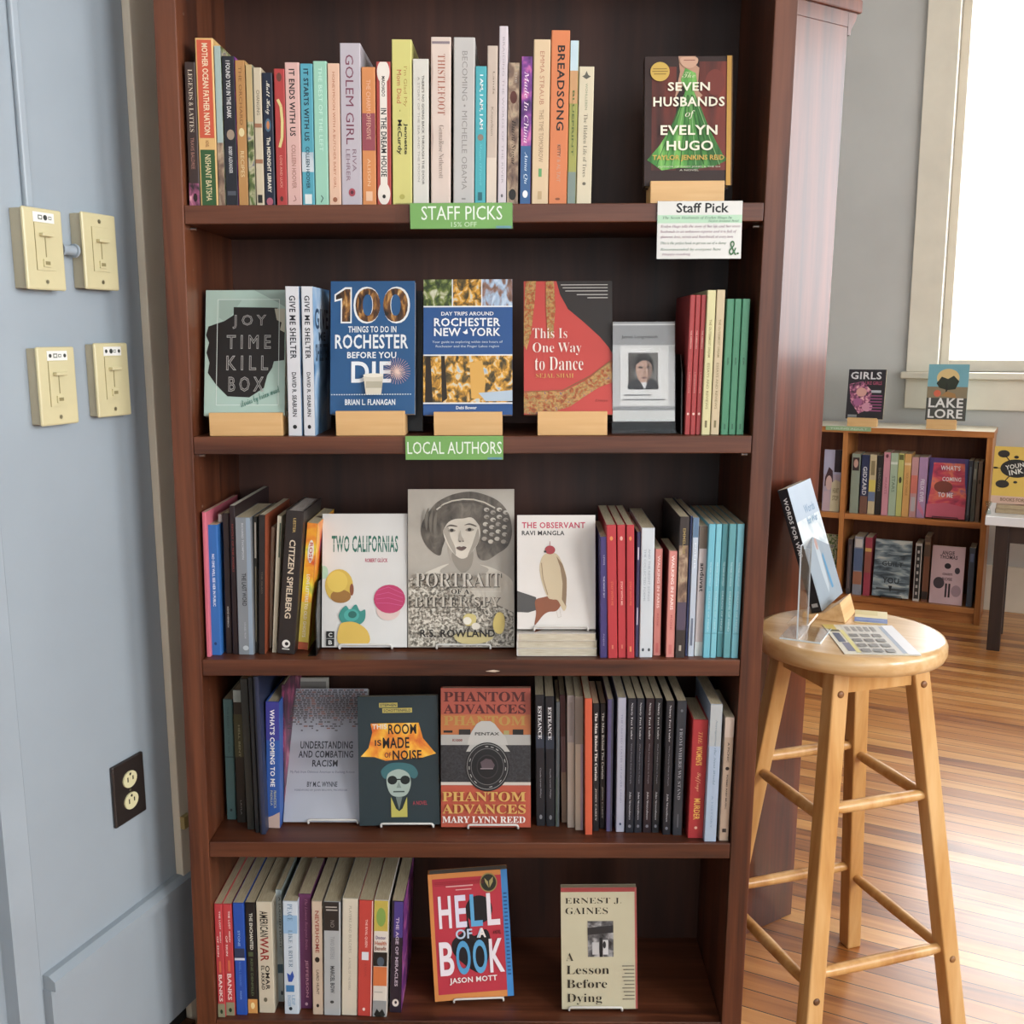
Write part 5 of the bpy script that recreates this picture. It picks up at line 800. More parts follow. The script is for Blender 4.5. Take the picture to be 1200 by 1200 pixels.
ART = [('R', 0, 0, 100, 100, '@sepia'), ('B', [(14, 55), (26, 50), (40, 47), (60, 47), (80, 50), (97, 57), (99, 66), (99, 78), (60, 72), (20, 66)], '@sepia_skin'), ('P', [(.5, 57), (14, 54), (27, 53), (40, 58), (56, 62), (66, 70), (84, 73), (99, 78), (99.5, 99.5), (.5, 99.5)], '@lace'),
 ('B', [(38, 36), (40, 46), (30, 52), (46, 58), (62, 57), (76, 51), (64, 46), (62, 36)], 'a79e90'), ('B', [(42, 40), (44, 48), (52, 53), (60, 48), (60, 38)], '8f8678'),
 ('B', [(13, 30), (13, 22), (20, 14), (28, 8), (42, 3.4), (58, 1.6), (72, 3.4), (86, 8), (95, 16), (98, 27), (94, 36), (84, 41), (74, 45), (66, 43), (60, 30), (40, 28), (33, 36), (30, 42), (20, 38)], '@sepia_hair'),
 ('B', [(33, 24), (37, 17), (46, 13.4), (57, 14), (65, 19), (68, 27), (66, 34), (60, 40), (54, 43.6), (48, 43.4), (41, 39), (35, 32)], '@sepia_skin'), ('B', [(33, 26), (36, 31), (40, 37), (45, 41.6), (44, 36), (40, 30), (38, 24)], 'a39a8b'), ('B', [(66, 25), (67, 32), (61, 39), (56, 42.6), (60, 36), (63, 30)], '9b9284'),
 ('B', [(30, 29), (32, 18), (38, 12.6), (48, 9.4), (60, 10), (69, 16), (71, 28), (66, 22), (60, 18), (52, 18.6), (44, 19), (38, 21), (34, 25)], '@sepia_hair'),
 ('B', [(36, 24), (40, 22.4), (46, 23.2), (46, 23.9), (40, 23.5)], '5a5046'), ('B', [(53, 22.9), (58, 21.6), (64, 23), (64, 23.8), (58, 22.6)], '5a5046'), ('B', [(37.5, 26.3), (41, 24.9), (45, 26.2), (41, 27.3)], '8b8173'), ('E', 41.3, 26, 1.7, .95, '2e2822'), ('B', [(54, 25.9), (58, 24.4), (62.5, 25.7), (58, 26.9)], '8b8173'), ('E', 58, 25.6, 1.8, 1, '2e2822'),
 ('B', [(49.4, 26), (50.4, 29.5), (52.6, 32), (51, 33.2), (47.6, 32.8), (47.8, 31.2)], 'a2998b'), ('E', 49, 33, 1, .4, '5c5248'), ('E', 52, 32.9, .9, .4, '5c5248'), ('B', [(45.6, 37.2), (48.6, 36.2), (50.4, 36.6), (52.4, 36.1), (55.2, 37), (50.6, 39)], '665048'), ('L', [(46, 37.2), (50.4, 37.4), (55, 37)], .0005, '40322c'),
 ('L', [(27, 13), (34, 9.4), (42, 7.4), (52, 6.4), (62, 6.6), (72, 8.4), (82, 12)], .0024, 'c4bba8'), ('L', [(30, 11), (44, 8.6), (62, 8), (80, 12.6)], .0009, '4a4238')] + [('E', 74+(k % 4)*6-(k//8), 13+(k//4)*4.6+(k % 2)*1.8, 2.5, 1.3, ('b8b0a2', 'a0978a', 'c6beae')[k % 3]) for k in range(20)] + [('E', 75+(k % 4)*6, 13.4+(k//4)*4.6+(k % 2)*1.8, 1.2, .6, '6a6054') for k in range(20)] + [('B', [(16+k*4, 18+k*1.5), (20+k*4, 12+k*1.2), (18+k*4, 26+k*1.5)], '6e665a') for k in range(3)] + [
 ('B', [(84, 78), (90, 79), (91, 86), (88, 91), (82, 90), (80, 84)], 'c8b050'), ('B', [(52, 81), (57, 78.4), (64, 80), (63, 85), (55, 86)], 'c9b868'), ('E', 56, 83, 4, 2.4, 'e0dac8'), ('E', 64, 86.4, 4, 2.2, 'd8d0c0'), ('B', [(44, 92), (60, 90), (80, 93), (70, 97), (50, 97)], 'c0b070'),
 ('T', 'PORTRAIT', 7.9, 53.2, 88.5, 62.2, '3e382f', 'F'), ('T', 'PORTRAIT', 7.2, 52.8, 87.6, 61.7, 'c0b8aa', 'f'), ('R', 40, 62.6, 59, 66.4, 'b0a898'), ('T', 'OF A', 41, 63, 58, 66, '2a241e', 'F'), ('L', [(8, 64.5), (39, 64.5)], .0005, 'd8d2c4'), ('L', [(60, 64.5), (88, 64.5)], .0005, 'd8d2c4'), ('T', 'BITTER SPY', 6.8, 68.2, 87.4, 74.8, '2e2820', 'F'), ('T', 'BITTER SPY', 6.3, 67.8, 86.8, 74.3, 'b8b0a0', 'f'), ('T', 'R.S. ROWLAND', 12, 88.4, 82, 93.2, '1c1814', 'h')]
on_easel('large grey book with a vintage portrait of a curly-haired woman, middle shelf', 'white wire easel under the large vintage portrait book', 511.5, 574.5, 762, 2, (478.2, 602.8, 573.2), .014, '9c958a', ART, 10)
# stack of flat books with the falcon book standing on it
OBS = [('R', 0, 0, 100, 100, 'd8d2cb'), ('T', 'THE OBSERVANT', 6, 6.2, 87, 11.6, 'c02c4e', 'h'), ('T', 'RAVI MANGLA', 6, 13.7, 60.5, 17.8, '2a2624', 'h'), ('P', [(0, 66.5), (24, 72), (26, 83), (14, 85.5), (0, 85)], '4c4a48'),
 ('B', [(23, 75), (34, 72), (54, 70), (56, 78), (50, 84), (40, 85), (33, 88), (26, 94), (22, 96), (24, 86)], '8c4c28'), ('B', [(36, 34), (50, 34), (58, 43), (63, 55), (63, 68), (60, 75), (63, 80), (59, 84), (52, 75), (45, 74), (39, 72), (32, 60), (28.5, 48), (30, 40)], 'c8b48e'), ('P', [(50, 36), (58, 43), (63, 55), (63, 70), (62, 80), (57, 74), (58, 60), (55, 46)], '8e7250'), ('L', [(31, 42), (33, 56), (39, 70)], .0012, '8e7250'),
 ('E', 42, 30.6, 6.6, 3.8, 'a8323a'), ('L', [(42, 27), (42, 23)], .0008, 'a8323a'), ('E', 36, 32, 1.6, 1, '3a3030'), ('L', [(50, 84), (52, 90), (56, 89), (54, 82)], .0005, 'b0a898')]
zz = SZ[2]; ts = .0128; Yst = .02
for k in range(3):
    P0 = foot(605.5+(k == 2)*.5, zz+.001, Yst); P1 = foot(699.5-(k == 2)*1.5, zz+.001, Yst)
    wd = P1.x-P0.x; dd = .185
    M = frame(V((P0.x, Yst+.002*(k == 1), zz+.0006+k*(ts+.0004)+ts)), V((1, 0, 0)), V((0, 0, -1)), V((0, 1, 0)))
    book('white falcon paperback lying flat, %s of the stack of three' % ('bottom', 'middle', 'topmost')[k], M, wd, dd, ts, 'd2ccc4', front=OBS if k == 2 else (), spine=[('S', 'THE OBSERVANT', 30, 6, 66, 30, 'c02c4e', 'b')], group='flat stack of falcon books', pg='d2cbb8')
zt = zz+.0006+3*(ts+.0004)
on_easel('white book with a hooded falcon on a gloved hand, standing on the stack', 'white wire easel on top of the flat falcon books', 626, 689, 733, 2, (606.2, 698, 603.6), .012, 'd8d2cb', OBS, 11, z=zt+.0003, Y=.026)
m = MB(); BM = paint('black_bookend', '121110', .3, metal=.2); a = foot(362, zz, .03); m.box((a.x, .02, zz+.0004), (a.x+.014, .13, zz+.0014), BM)
m.prism([(a.x+.0135, .024, zz+.0014), (a.x+.0135, .13, zz+.0014), (a.x+.0135, .12, zz+.12), (a.x+.0135, .06, zz+.12), (a.x+.0135, .03, zz+.07)][::-1], (.0016, 0, 0), BM); tag(m.build('bookend'), 'black metal bookend between the rainbow paperback and the yarn-fruit book', 'bookend')

# ---- fourth shelf
ART = [('R', 0, 0, 100, 100, 'a6aab6')]
rr = random.Random(3)
for y in range(22):
    x = 1.0
    while x < 97:
        l = 1.5+rr.random()*4.5
        if y < 15 or rr.random() < .8-(y-15)*.13: ART.append(('R', x, .8+y*1.62, min(x+l, 99), 1.75+y*1.62, '4e4a4c' if rr.random() < .8 else '8a5a4c'))
        x += l+1+rr.random()*1.2
ART += [('T', 'UNDERSTANDING', 21.6, 41.6, 88, 47.2, '23242e', 'h'), ('T', 'AND COMBATING', 20, 48.6, 89, 53.8, '23242e', 'h'), ('T', 'RACISM', 38, 55.4, 70, 60.4, '23242e', 'h'), ('T', 'My Path from Oblivious American to Evolving Activist', 11, 63.2, 92, 65.6, '5a5c68', 's'), ('T', 'BY M.C. WYNNE', 33, 71.2, 71, 75, '2a2c36', 'b'), ('T', 'FOREWORD BY JOHN BROWN, PROFESSOR', 18, 76.6, 84, 78.4, '5a5c68', 's')]
on_easel('pale grey book with rows of tiny print marks, facing out on the fourth shelf', 'white wire easel under the pale grey book on the fourth shelf', 361, 419, 967, 3, (332, 424.5, 807), .012, 'a6aab6', ART, 27, yaw=0)
P0 = foot(353, SZ[3]+.0008, .2); P1 = foot(388, SZ[3]+.0008, .2)
M, wd, h = faceframe(proj(P0), proj(P1), (370, 794.5), .2, .2, 3)
book('pale booklet standing behind the grey book, only its top corner showing', M, wd, h, .005, 'b4b0a6', front=[('R', 8, 3, 92, 30, '7e7a74')], group='face-out books on the fourth shelf')
spine(3, 329.8, 333.2, 803, 'dark pink-blotched paperback leaning right behind the grey book', '2a2430', [('R', 0, 0, 100, 60, '@pinkmix')], yb=962, lean=2.4, dep=.14, front=[('R', 0, 0, 100, 100, '@pinkmix')])
ART = [('R', 0, 0, 100, 100, '22343a'), ('R', 27, 5.2, 50, 8.8, 'c0b040'), ('R', 31, 9.4, 68, 13, 'c0b040'), ('T', 'STEPHEN', 28.5, 5.9, 48.5, 8.1, '22343a', 'h'), ('T', 'SCHOTTENFELD', 32.5, 10.1, 66.5, 12.3, '22343a', 'h'),
 ('P', [(16, 21), (76, 21), (81, 33), (94, 43), (97, 45), (80, 48), (34, 50), (20, 47), (3, 46.6), (13, 40), (18, 28)], '@lamp'), ('T', 'THIS', 18, 21.6, 36, 25.4, 'd8d4cc', 'h'), ('T', 'ROOM', 38, 21.8, 73, 29.6, '231a18', 'h'), ('T', 'IS', 21, 33.8, 29, 38.4, '2a211e', 'h'), ('T', 'MADE', 31, 32, 64, 40.4, '231a18', 'h'), ('T', 'OF', 33, 43.6, 41, 47.6, '7a2a1e', 'h'), ('T', 'NOISE', 43, 42, 79, 49.4, '231a18', 'h'),
 ('B', [(28, 58), (38, 52.4), (54, 51.6), (68, 54), (74, 60), (68, 64), (50, 57), (34, 64)], '2f6a70'), ('B', [(37, 60), (50, 56.6), (62, 60), (65, 68), (60, 76), (50, 78), (40, 76), (35, 68)], '9cb0a6'), ('E', 42, 65, 6, 3.4, '16201f'), ('E', 58, 65, 6, 3.4, '16201f'), ('R', 46, 64, 54, 65, '16201f'), ('P', [(50, 66), (53, 71), (47, 71)], '7a8e86'), ('R', 43, 73.4, 57, 74.4, '3a4846'),
 ('P', [(40, 78), (46, 87), (50, 89), (54, 87), (60, 78), (60, 93.5), (40, 93.5)], 'b8b03a'), ('P', [(46, 78), (50, 88), (54, 78)], '6a7a74'), ('T', 'A NOVEL', 67, 81.2, 85, 84.4, 'a83a48', 'b')]
on_easel('dark green book with a lampshade over a face, facing out on the fourth shelf', 'white wire easel under the dark green lampshade book', 446.5, 507.5, 971.5, 3, (421.4, 515.6, 815.5), .013, '22343a', ART, 11, roll=1.2)
ART = [('R', 0, 0, 100, 100, 'ba4c30'), ('R', 0, 0, 100, 19, 'b4503a'), ('R', 0, 19, 100, 34, 'bc6a2c'), ('T', 'PHANTOM', 3, 2.6, 94.5, 9.8, '581c1a', 'F'), ('T', 'ADVANCES', 3, 11.6, 94.5, 18.4, '581c1a', 'F'), ('T', 'PHANTOM', 3, 20, 94.5, 26.8, 'b48a2e', 'F'), ('R', 3, 30.4, 13, 32, '1c1a18'), ('R', 20, 29.6, 33, 33.4, '2a2826'), ('R', 80, 29.6, 92, 33.4, '1c1a18'), ('R', 70, 30.4, 76, 33.4, 'a89a5a'),
 ('R', 0, 33.4, 100, 40.8, 'aaa8a2'), ('P', [(28, 45.5), (31, 36), (34, 31.4), (40, 25.6), (45, 23.6), (55, 23.6), (60, 25.6), (67, 31.4), (72, 35), (77, 45.5)], 'b8b6b0'), ('R', 0, 40.8, 100, 67.4, '@camleather'), ('P', [(28, 45.5), (32, 40.8), (72, 40.8), (77, 45.5)], 'b0aea8'), ('R', 0, 67.4, 100, 69.6, 'c4bcb0'), ('T', 'PENTAX', 38, 31.6, 65, 33.8, '3a3836', 'b'), ('T', 'K1000', 13, 36.4, 24, 38.2, '8a3a34', 'b'),
 ('E', 51.8, 56.4, 24.6, 17.6, '1a1a1c', 40), ('E', 51.8, 56.2, 23, 16.5, '8a8a88', 40), ('E', 51.8, 56.2, 22.4, 16.0, '232325', 40), ('E', 51.8, 56.2, 18.4, 13.2, '6e6e6e', 40), ('E', 51.8, 56.2, 17.8, 12.8, '1a1a1c', 40), ('E', 51.8, 56.2, 12, 8.6, '343234', 32), ('E', 51.8, 56.2, 11, 7.8, '161518', 32), ('P', [(44, 53), (50, 50.4), (56, 51), (60, 55), (58, 58), (46, 58)], '5a4a50'), ('R', 44, 57.2, 58, 58, '8a7c80')]
ART += [('L', [(51.8+20.4*math.cos(a), 56.2+14.6*math.sin(a)), (51.8+20.4*math.cos(a+.16), 56.2+14.6*math.sin(a+.16))], .0012, 'b4b4b0') for a in (2.2, 2.6, 3.0, 3.4, 4.6, 4.9, 5.2, 5.9, 6.3, .7, 1.3)]
ART += [('T', 'PHANTOM', 1.5, 74, 94.5, 81, 'd0a040', 'F'), ('T', 'ADVANCES', 1.5, 83, 94.5, 89.8, 'd0a040', 'F'), ('T', 'MARY LYNN REED', 1.5, 91.6, 94, 96.4, 'e4dcd4', 'F')]
on_easel('orange book with a film camera on its cover, facing out on the fourth shelf', 'white wire easel under the orange camera book', 548.5, 607, 973, 3, (517, 622, 806.3), .016, 'ba4c30', ART, 9, pg='d8cdb8')

# ---- bottom shelf
ART = [('R', 0, 0, 100, 100, 'd8852c'), ('R', 5, 4, 92, 95, 'c0263c'), ('R', 92, 0, 100, 100, '2a86cc'), ('E', 62, 30, 17, 11, '15131a', 30), ('B', [(46, 28), (52, 50), (70, 46), (74, 60), (60, 80), (30, 66), (26, 54), (44, 44)], '15131a'), ('R', 22, 10, 56, 11, 'e0a0a0'), ('R', 34, 13, 54, 13.8, 'e0a0a0'),
 ('E', 76, 9.4, 11, 7.6, '9a8440', 28), ('E', 76, 9.4, 9.6, 6.6, '24281e', 28), ('P', [(76, 13.6), (72, 9), (71, 5.6), (75.4, 8.6)], 'a89a58'), ('P', [(77, 13.6), (81.5, 9), (82, 5), (77, 8)], 'a89a58'),
 ('T', 'H', 11, 17.6, 27, 43, 'e8dfe8', 'h'), ('T', 'E', 32, 17.6, 46, 43, 'dcd8ec', 'h'), ('T', 'L', 51, 17.6, 66, 43, '4aa4d8', 'h'), ('T', 'L', 72, 17.6, 88, 43, 'e8dfe8', 'h'), ('T', 'OF A', 31, 44.4, 69, 52, 'b4cce4', 'h'), ('T', 'A', 60, 44.4, 69, 52, 'efe2da', 'h'), ('T', 'B', 9, 53.4, 27, 80, 'e8dfe8', 'h'), ('T', 'O', 30, 53.4, 48, 80, '3a9ad0', 'h'), ('T', 'O', 51, 53.4, 69, 80, '4aa4d8', 'h'), ('T', 'K', 72, 53.4, 90.5, 80, 'e8dfe8', 'h'), ('T', 'JASON MOTT', 20, 82, 80, 87.6, 'efe6e4', 'h'), ('T', 'A NOVEL', 78, 47, 88, 50, '3a1420', 'b')] + [('R', 94, 18+k*3, 98, 19+k*3, '1a4a80') for k in range(22)] + [('R', 8, 6+k*1.2, 70, 6.25+k*1.2, '8a1a2c') for k in range(3)]
on_easel('red and blue prize book with huge white letters, facing out on the bottom shelf', 'white wire easel under the red and blue prize book', 532, 590, 1176, 4, (510, 602.5, 1021), .022, 'd8852c', ART, 9, roll=2.6, yaw=4, hard=False, pg='a49c94')
ART = [('R', 0, 0, 100, 100, 'c0b998'), ('R', 0, 0, 100, 3.6, 'a03a38'), ('R', 97.4, 0, 100, 100, 'a8504a'), ('T', 'ERNEST J.', 5.5, 8.4, 80, 13.6, '26241e', 'f'), ('T', 'GAINES', 6, 16.4, 62, 21.8, '26241e', 'f'), ('R', 35, 27.5, 69, 57, '@grayphoto'), ('P', [(35, 33), (69, 31), (69, 37), (35, 39)], '2a2a2c'), ('R', 41, 45, 50, 55, 'b8b8b8'), ('R', 55, 43, 62, 55, 'c4c4c4'), ('R', 50.5, 41, 54.5, 57, '1a1a1c'), ('E', 57, 47, 2, 3, '2a2a2c'),
 ('T', 'A', 6, 53.4, 16, 60, '26241e', 'f'), ('T', 'Lesson', 6.5, 64, 63, 71, '26241e', 'f'), ('T', 'Before', 6.5, 75.4, 60, 82.4, '26241e', 'f'), ('T', 'Dying', 6.5, 87, 53, 96, '26241e', 'f')] + [('R', 80+(k % 3)*1.5, 64+k*3, 96, 64.7+k*3, '6a665a') for k in range(10)]
on_easel('cream book with a small black and white photograph, facing out on the bottom shelf', 'white wire easel under the cream book with the small photograph', 667, 729, 1186.5, 4, (658.6, 747.2, 1040), .016, 'c0b998', ART, 9, roll=.6, pg='b4a88e')

# ------------------------------------------------------------------ things on the stool
TOP = SH
BLK = wood('pine_block_stool', 'b88a54', 'd4ae7c', 'e6cba0', 'x', 10, .5, 0, .05, .01)
SU = V((.5, .866, 0)); RT = V((SU.y, -SU.x, 0))                                             # to the right-front, the way the leaning book faces
B0 = atz(963, 716.5, TOP+.016)
TLp = atpl(922.5, 572.5, B0, SU); dv = TLp-B0; hb = dv.length; Vv = dv.normalized(); Bk = Vv.cross(SU)
if Bk.dot(RT) > 0: Bk = -Bk
wb = .168
tb_ = .020
ART = [('R', 0, 0, 100, 100, '@wash'), ('R', 0, 0, 100, 28, 'a4b4c4'), ('T', 'Words', 40, 18, 84, 25, '6a8aa8', 'b'), ('T', 'for War', 40, 28, 84, 34, '6a94b4', 'b'), ('P', [(0, 50), (40, 44), (100, 58), (100, 100), (0, 100)], '8a98a4'), ('P', [(40, 50), (52, 47), (56, 60), (54, 86), (46, 92), (40, 74)], 'a8b4bc'), ('E', 48, 51, 5, 5, 'b08a80'), ('P', [(58, 62), (64, 60), (70, 90), (62, 90)], '3f8ab4')]
book('pale blue book leaning back in a wooden block on the stool', frame(B0, SU, Bk, Vv), wb, hb, tb_, 'a4b0bc', front=ART, spine=[('R', 0, 0, 100, 100, '1a1a1e'), ('S', 'WORDS FOR WAR', 30, 7, 72, 56, 'd8d8d8', 'h'), ('R', 20, 93, 80, 96, '9a9a9a')], scol='1a1a1e', pg='d8ccb0')
# block: profile seen from its end, low behind, peaked lip in front
MBk = frame(B0 - SU*.004 - ZV*.016 + ZV*.0004, SU, -RT, ZV)
m = MB(); m.prism([(0, -.046, 0), (0, -.034, .038), (0, -.006, .0145), (0, .024, .0075), (0, .034, .0115), (0, .036, 0)], (.085, 0, 0), BLK)
tag(m.build('display_block', M=MBk, bevel=.0006), 'pale wooden wedge block on the stool holding the leaning blue book', 'book stand', 'wooden display blocks')
# clear sign holder
H0 = atz(934, 749, TOP+.002)
hd = (aty(939, 640, H0.y).z - TOP)
m = MB(); MH = frame(V((H0.x, H0.y, TOP+.0004)), FN, FU, ZV)
m.box((0, -.0012, .0026), (.088, .0012, hd), AC); ED = paper('cfdde4', .2)  # pale strips paint the bright highlights along the acrylic edges
[m.box(a, b, ED) for a, b in (((-.0006, -.0013, .0026), (0, .0013, hd)), ((.088, -.0013, .0026), (.0886, .0013, hd)), ((0, -.0013, hd), (.088, .0013, hd+.0006)), ((-.0066, -.042, 0), (-.006, .03, .0027)), ((-.006, -.0426, 0), (.094, -.042, .0027)))]
m.box((0, 0, 0), (.0001, .0001, .0001), AC); m.box((-.006, -.042, 0), (.094, .030, .0026), AC)
m.box((0, 0, 0), (.088, .0022, .030), AC, Matrix.Translation(V((0, .0028, .0028))) @ Matrix.Rotation(-.5, 4, 'X')); m.box((0, -.0022, 0), (.088, 0, .030), AC, Matrix.Translation(V((0, -.0028, .0028))) @ Matrix.Rotation(.5, 4, 'X'))
tag(m.build('sign_holder', M=MH), 'empty clear acrylic sign holder standing at the stool seat edge', 'sign holder')
# leaflet
q = [atz(x, y, TOP+.0012) for x, y in ((961, 732), (1039, 733), (1086, 768.5), (992.4, 766.4))]
U = (q[2]-q[3]); U.normalize(); wl = ((q[2]-q[3]).length+(q[1]-q[0]).length)/2; dn = (q[3]-q[0]); hl = (dn - U*dn.dot(U)).length; Vd = ZV.cross(U)
c = (q[0]+q[1]+q[2]+q[3])/4
M = frame(c - U*wl/2 + Vd*hl/2 - ZV*.0008, U, Vd, ZV)
m = MB(); m.box((0, -hl, 0), (wl, 0, .0012), 'd9d3bf'); A = Art(m, (0, 0, .0012), (wl, 0, 0), (0, -hl, 0), (0, 0, 1), .00008)
A.run([('R', 0, 0, 16, 18, 'd0b84a'), ('R', 4, 18, 18, 26, '5a5a3a'), ('R', 5, 30, 15, 62, '3a4a6a'), ('R', 8, 64, 24, 92, '6a6a84'), ('R', 18, 20, 24, 96, 'd8cc70'), ('R', 24, 0, 80, 100, 'c8c4ba'), ('R', 78, 6, 90, 96, '8a98ac'), ('R', 84, 0, 100, 100, 'dcdce0')] + [('R', 28+k*9, 8, 34+k*9, 24, '8a8680') for k in range(5)] + [('R', 26+c*16, 34+r*17, 38+c*16, 44+r*17, '77736e') for r in range(4) for c in range(3)])  # pale band along the right edge is painted glare, the rest is print
tag(m.build('leaflet', M=M), 'printed leaflet lying near the front of the stool seat', 'leaflet')
q = [atz(x, y, TOP+.002) for x, y in ((1003, 716.5), (1053, 720), (1040, 731.5), (1001, 728.2))]
ctr = sum(q, V((0, 0, 0)))/4; U = (q[2]-q[3]).normalized(); Vd = ZV.cross(U); wl = (q[2]-q[3]).length; hl = abs((q[0]-q[3]).dot(Vd))*1.15
M = frame(q[3] - ZV*.0016, U, Vd, ZV)
m = MB(); m.box((0, 0, 0), (wl, hl, .0022), 'd9c88e'); A = Art(m, (0, hl, .0022), (wl, 0, 0), (0, -hl, 0), (0, 0, 1), .00008); A.run([('R', 0, 62, 100, 100, '4a68a8'), ('R', 6, 76, 90, 80, '8aa0cc'), ('R', 0, 0, 70, 40, 'cbb870')])
tag(m.build('card', M=M), 'small cream card with a blue band beside the wooden wedge on the stool', 'card')

# ------------------------------------------------------------------ books and signs at the low bookcase
def fpoint(x, z, o=.03):
    py = 600
    for _ in range(5):
        P = atpl(x, py, FL(0, o, 0), FN); py = proj(V((P.x, P.y, z)))[1]
    P.z = z; return P
def fspine(lev, xl, xr, yt, label, col, art=(), o=.03, **kw):
    z = (.4705, .0755)[lev]; a = fpoint(xl, z, o); b = fpoint(xr, z, o); t = (b-a).length-.0006
    h = atpl((xl+xr)/2+3, yt, FL(0, o, 0), FN).z - z
    book(label, frame(b + ZV*.0003, FN, FU, ZV), .135, h, t, col, spine=art, group='books in the low bookcase', **kw)
B = [
 (0, 995, 1005, 532, 'grey-green book with a small portrait at the left of the low upper row', '8e9a86', [('R', 10, 6, 90, 28, '3a2a2c'), ('E', 50, 16, 26, 7, 'c89a88')], {}),
 (0, 1006.4, 1015.5, 533, 'navy book with white vertical title in the low bookcase', '2e3658', [('R', 0, 70, 100, 100, '7a5240'), ('S', 'GIDZARD', 24, 20, 78, 68, 'd8d8dc', 'h')], {}),
 (0, 1015.9, 1024, 533, 'cream and yellow patchwork spine in the low bookcase', 'c8b486', [('R', 0, 42, 100, 62, 'd8c040'), ('R', 0, 62, 100, 78, '6a7a9a'), ('R', 20, 10, 80, 34, '8a7a52')], {}),
 (0, 1024.4, 1031.4, 534, 'black spine right of the cream and yellow patchwork one', '2a2624', [('S', 'SHADOWS', 30, 20, 70, 60, '8a8478')], {}),
 (0, 1031.9, 1039.6, 530, 'pink spine left of the mint one in the low bookcase', 'd08a96', [('E', 50, 6, 22, 3, '6a3040'), ('S', 'HEARTS', 34, 40, 70, 66, 'a85a6c')], {}),
 (0, 1040, 1048.6, 531, 'mint spine between pink and lime books, low bookcase', 'a4b898', [('R', 0, 14, 100, 18, 'd0d8c4'), ('S', 'STARS', 30, 36, 74, 62, '6a8068', 'b')], {}),
 (0, 1048.9, 1055.6, 531.5, 'lime yellow spine in the low bookcase', 'bcbc5c', [('R', 10, 2, 90, 10, '5a5a2c'), ('E', 50, 42, 26, 5, '3a3a20')], {}),
 (0, 1056, 1064, 532, 'golden orange spine in the low bookcase', 'd8a04a', [('S', 'NICK AND CHARLIE', 36, 30, 70, 66, '9a6424'), ('R', 0, 14, 100, 18, 'e8c488')], {}),
 (0, 1064.6, 1072.6, 536, 'pale pink mottled spine left of the lilac one', 'c8908e', [('R', 0, 30, 100, 60, 'd8705c'), ('R', 20, 66, 80, 90, 'b8b0b4')], {}),
 (0, 1073.2, 1083, 536, 'lilac spine with white title next to the black divider', 'b48ab4', [('S', 'FELIX EVER', 28, 36, 76, 74, 'e8e0ec', 'b'), ('P', [(10, 70), (90, 90), (90, 98), (10, 84)], 'd87a9a')], {}),
 (0, 1130.6, 1135.6, 540, 'dark slate spine at the right of the low upper row', '2e323e', [('R', 30, 10, 70, 90, '5a6470')], {}),
 (0, 1136.2, 1141.2, 541, 'grey spine second from the right end, low upper row', '55564f', [('R', 25, 12, 75, 30, '8a8a80')], {}),
 (0, 1141.8, 1147, 541.5, 'brown spine at the right end of the low upper row', '6e5a4a', [('R', 25, 30, 75, 36, '2a201a')], {}),
 (1, 990.5, 996, 632, 'thin dark spine at the left of the low bottom row', '4a4244', [('R', 30, 10, 70, 90, '6a5a58')], {}),
 (1, 998, 1008.6, 629, 'blue-grey patterned spine in the low bottom row', '8a8a94', [('R', 10, 4, 90, 18, 'c8c0b8'), ('R', 0, 20, 100, 58, '56688a'), ('R', 0, 60, 100, 82, 'a86a4c')], {}),
 (1, 1010.6, 1018.6, 630, 'red spine left of the stormy grey face-out book', 'a83a4c', [('R', 0, 18, 100, 24, 'd8a84a'), ('R', 0, 24, 100, 60, '9a5444')], {}),
 (1, 1069, 1076.6, 637, 'white spine with black pattern in the low bottom row', 'c4bab0', [('R', 12, 4, 88, 96, '2e2c2c')] + [('R', 34, 12+k*12, 66, 17+k*12, 'b8b0a8') for k in range(7)], {}),
 (1, 1079, 1086.4, 629, 'brown spine right of the black-patterned white one', '7a4a30', [('R', 0, 0, 100, 30, '5a4434'), ('R', 10, 8, 90, 12, '8a7050'), ('R', 0, 84, 100, 96, '2a2424')], {}),
 (1, 1131.4, 1138.6, 642, 'dark blue-grey spine at the right end of the low bottom row', '3e4652', [('R', 20, 10, 80, 24, '5a6a88')], {}),
]
for lev, xl, xr, yt, lab, c, art, kw in B: fspine(lev, xl, xr, yt, lab, c, art, **kw)
def fface(label, z, xl, xr, yt, col, art, o=.03, tilt=8, t=.014, **kw):
    a = fpoint(xl, z, o); b = fpoint(xr, z, o); U = -FU; wd = (b-a).length; tl = math.radians(tilt)
    Vv = ZV*math.cos(tl)+FN*math.sin(tl); Bk = FN*math.cos(tl)-ZV*math.sin(tl)
    h = (atpl((xl+xr)/2, yt, a, U.cross(Vv))-a).dot(Vv)
    return book(label, frame(a+ZV*.0004, U, Bk, Vv), wd, h, t, col, front=art, group='face-out books at the low bookcase', **kw)
def feasel(label, z, xl, xr, o):
    a = fpoint(xl, z, o); b = fpoint(xr, z, o); m = MB(); wd = (b-a).length; K = paint('black_wire', '1c1a1a', .4, bump=.01)
    m.tube([(0, .07, .002), (0, 0, .002), (0, 0, .012), (wd, 0, .012), (wd, 0, .002), (wd, .07, .002)], .0018, K, 6); m.tube([(0, .07, .002), (0, .068, .185), (wd, .068, .185), (wd, .07, .002)], .0018, K, 6)
    return tag(m.build('wire_easel', M=frame(a+ZV*.0003, -FU, FN, ZV)), label, 'book stand', 'black wire easels')
feasel('black wire easel behind the pink and purple book in the low bookcase', .4705, 1092, 1122, .024)
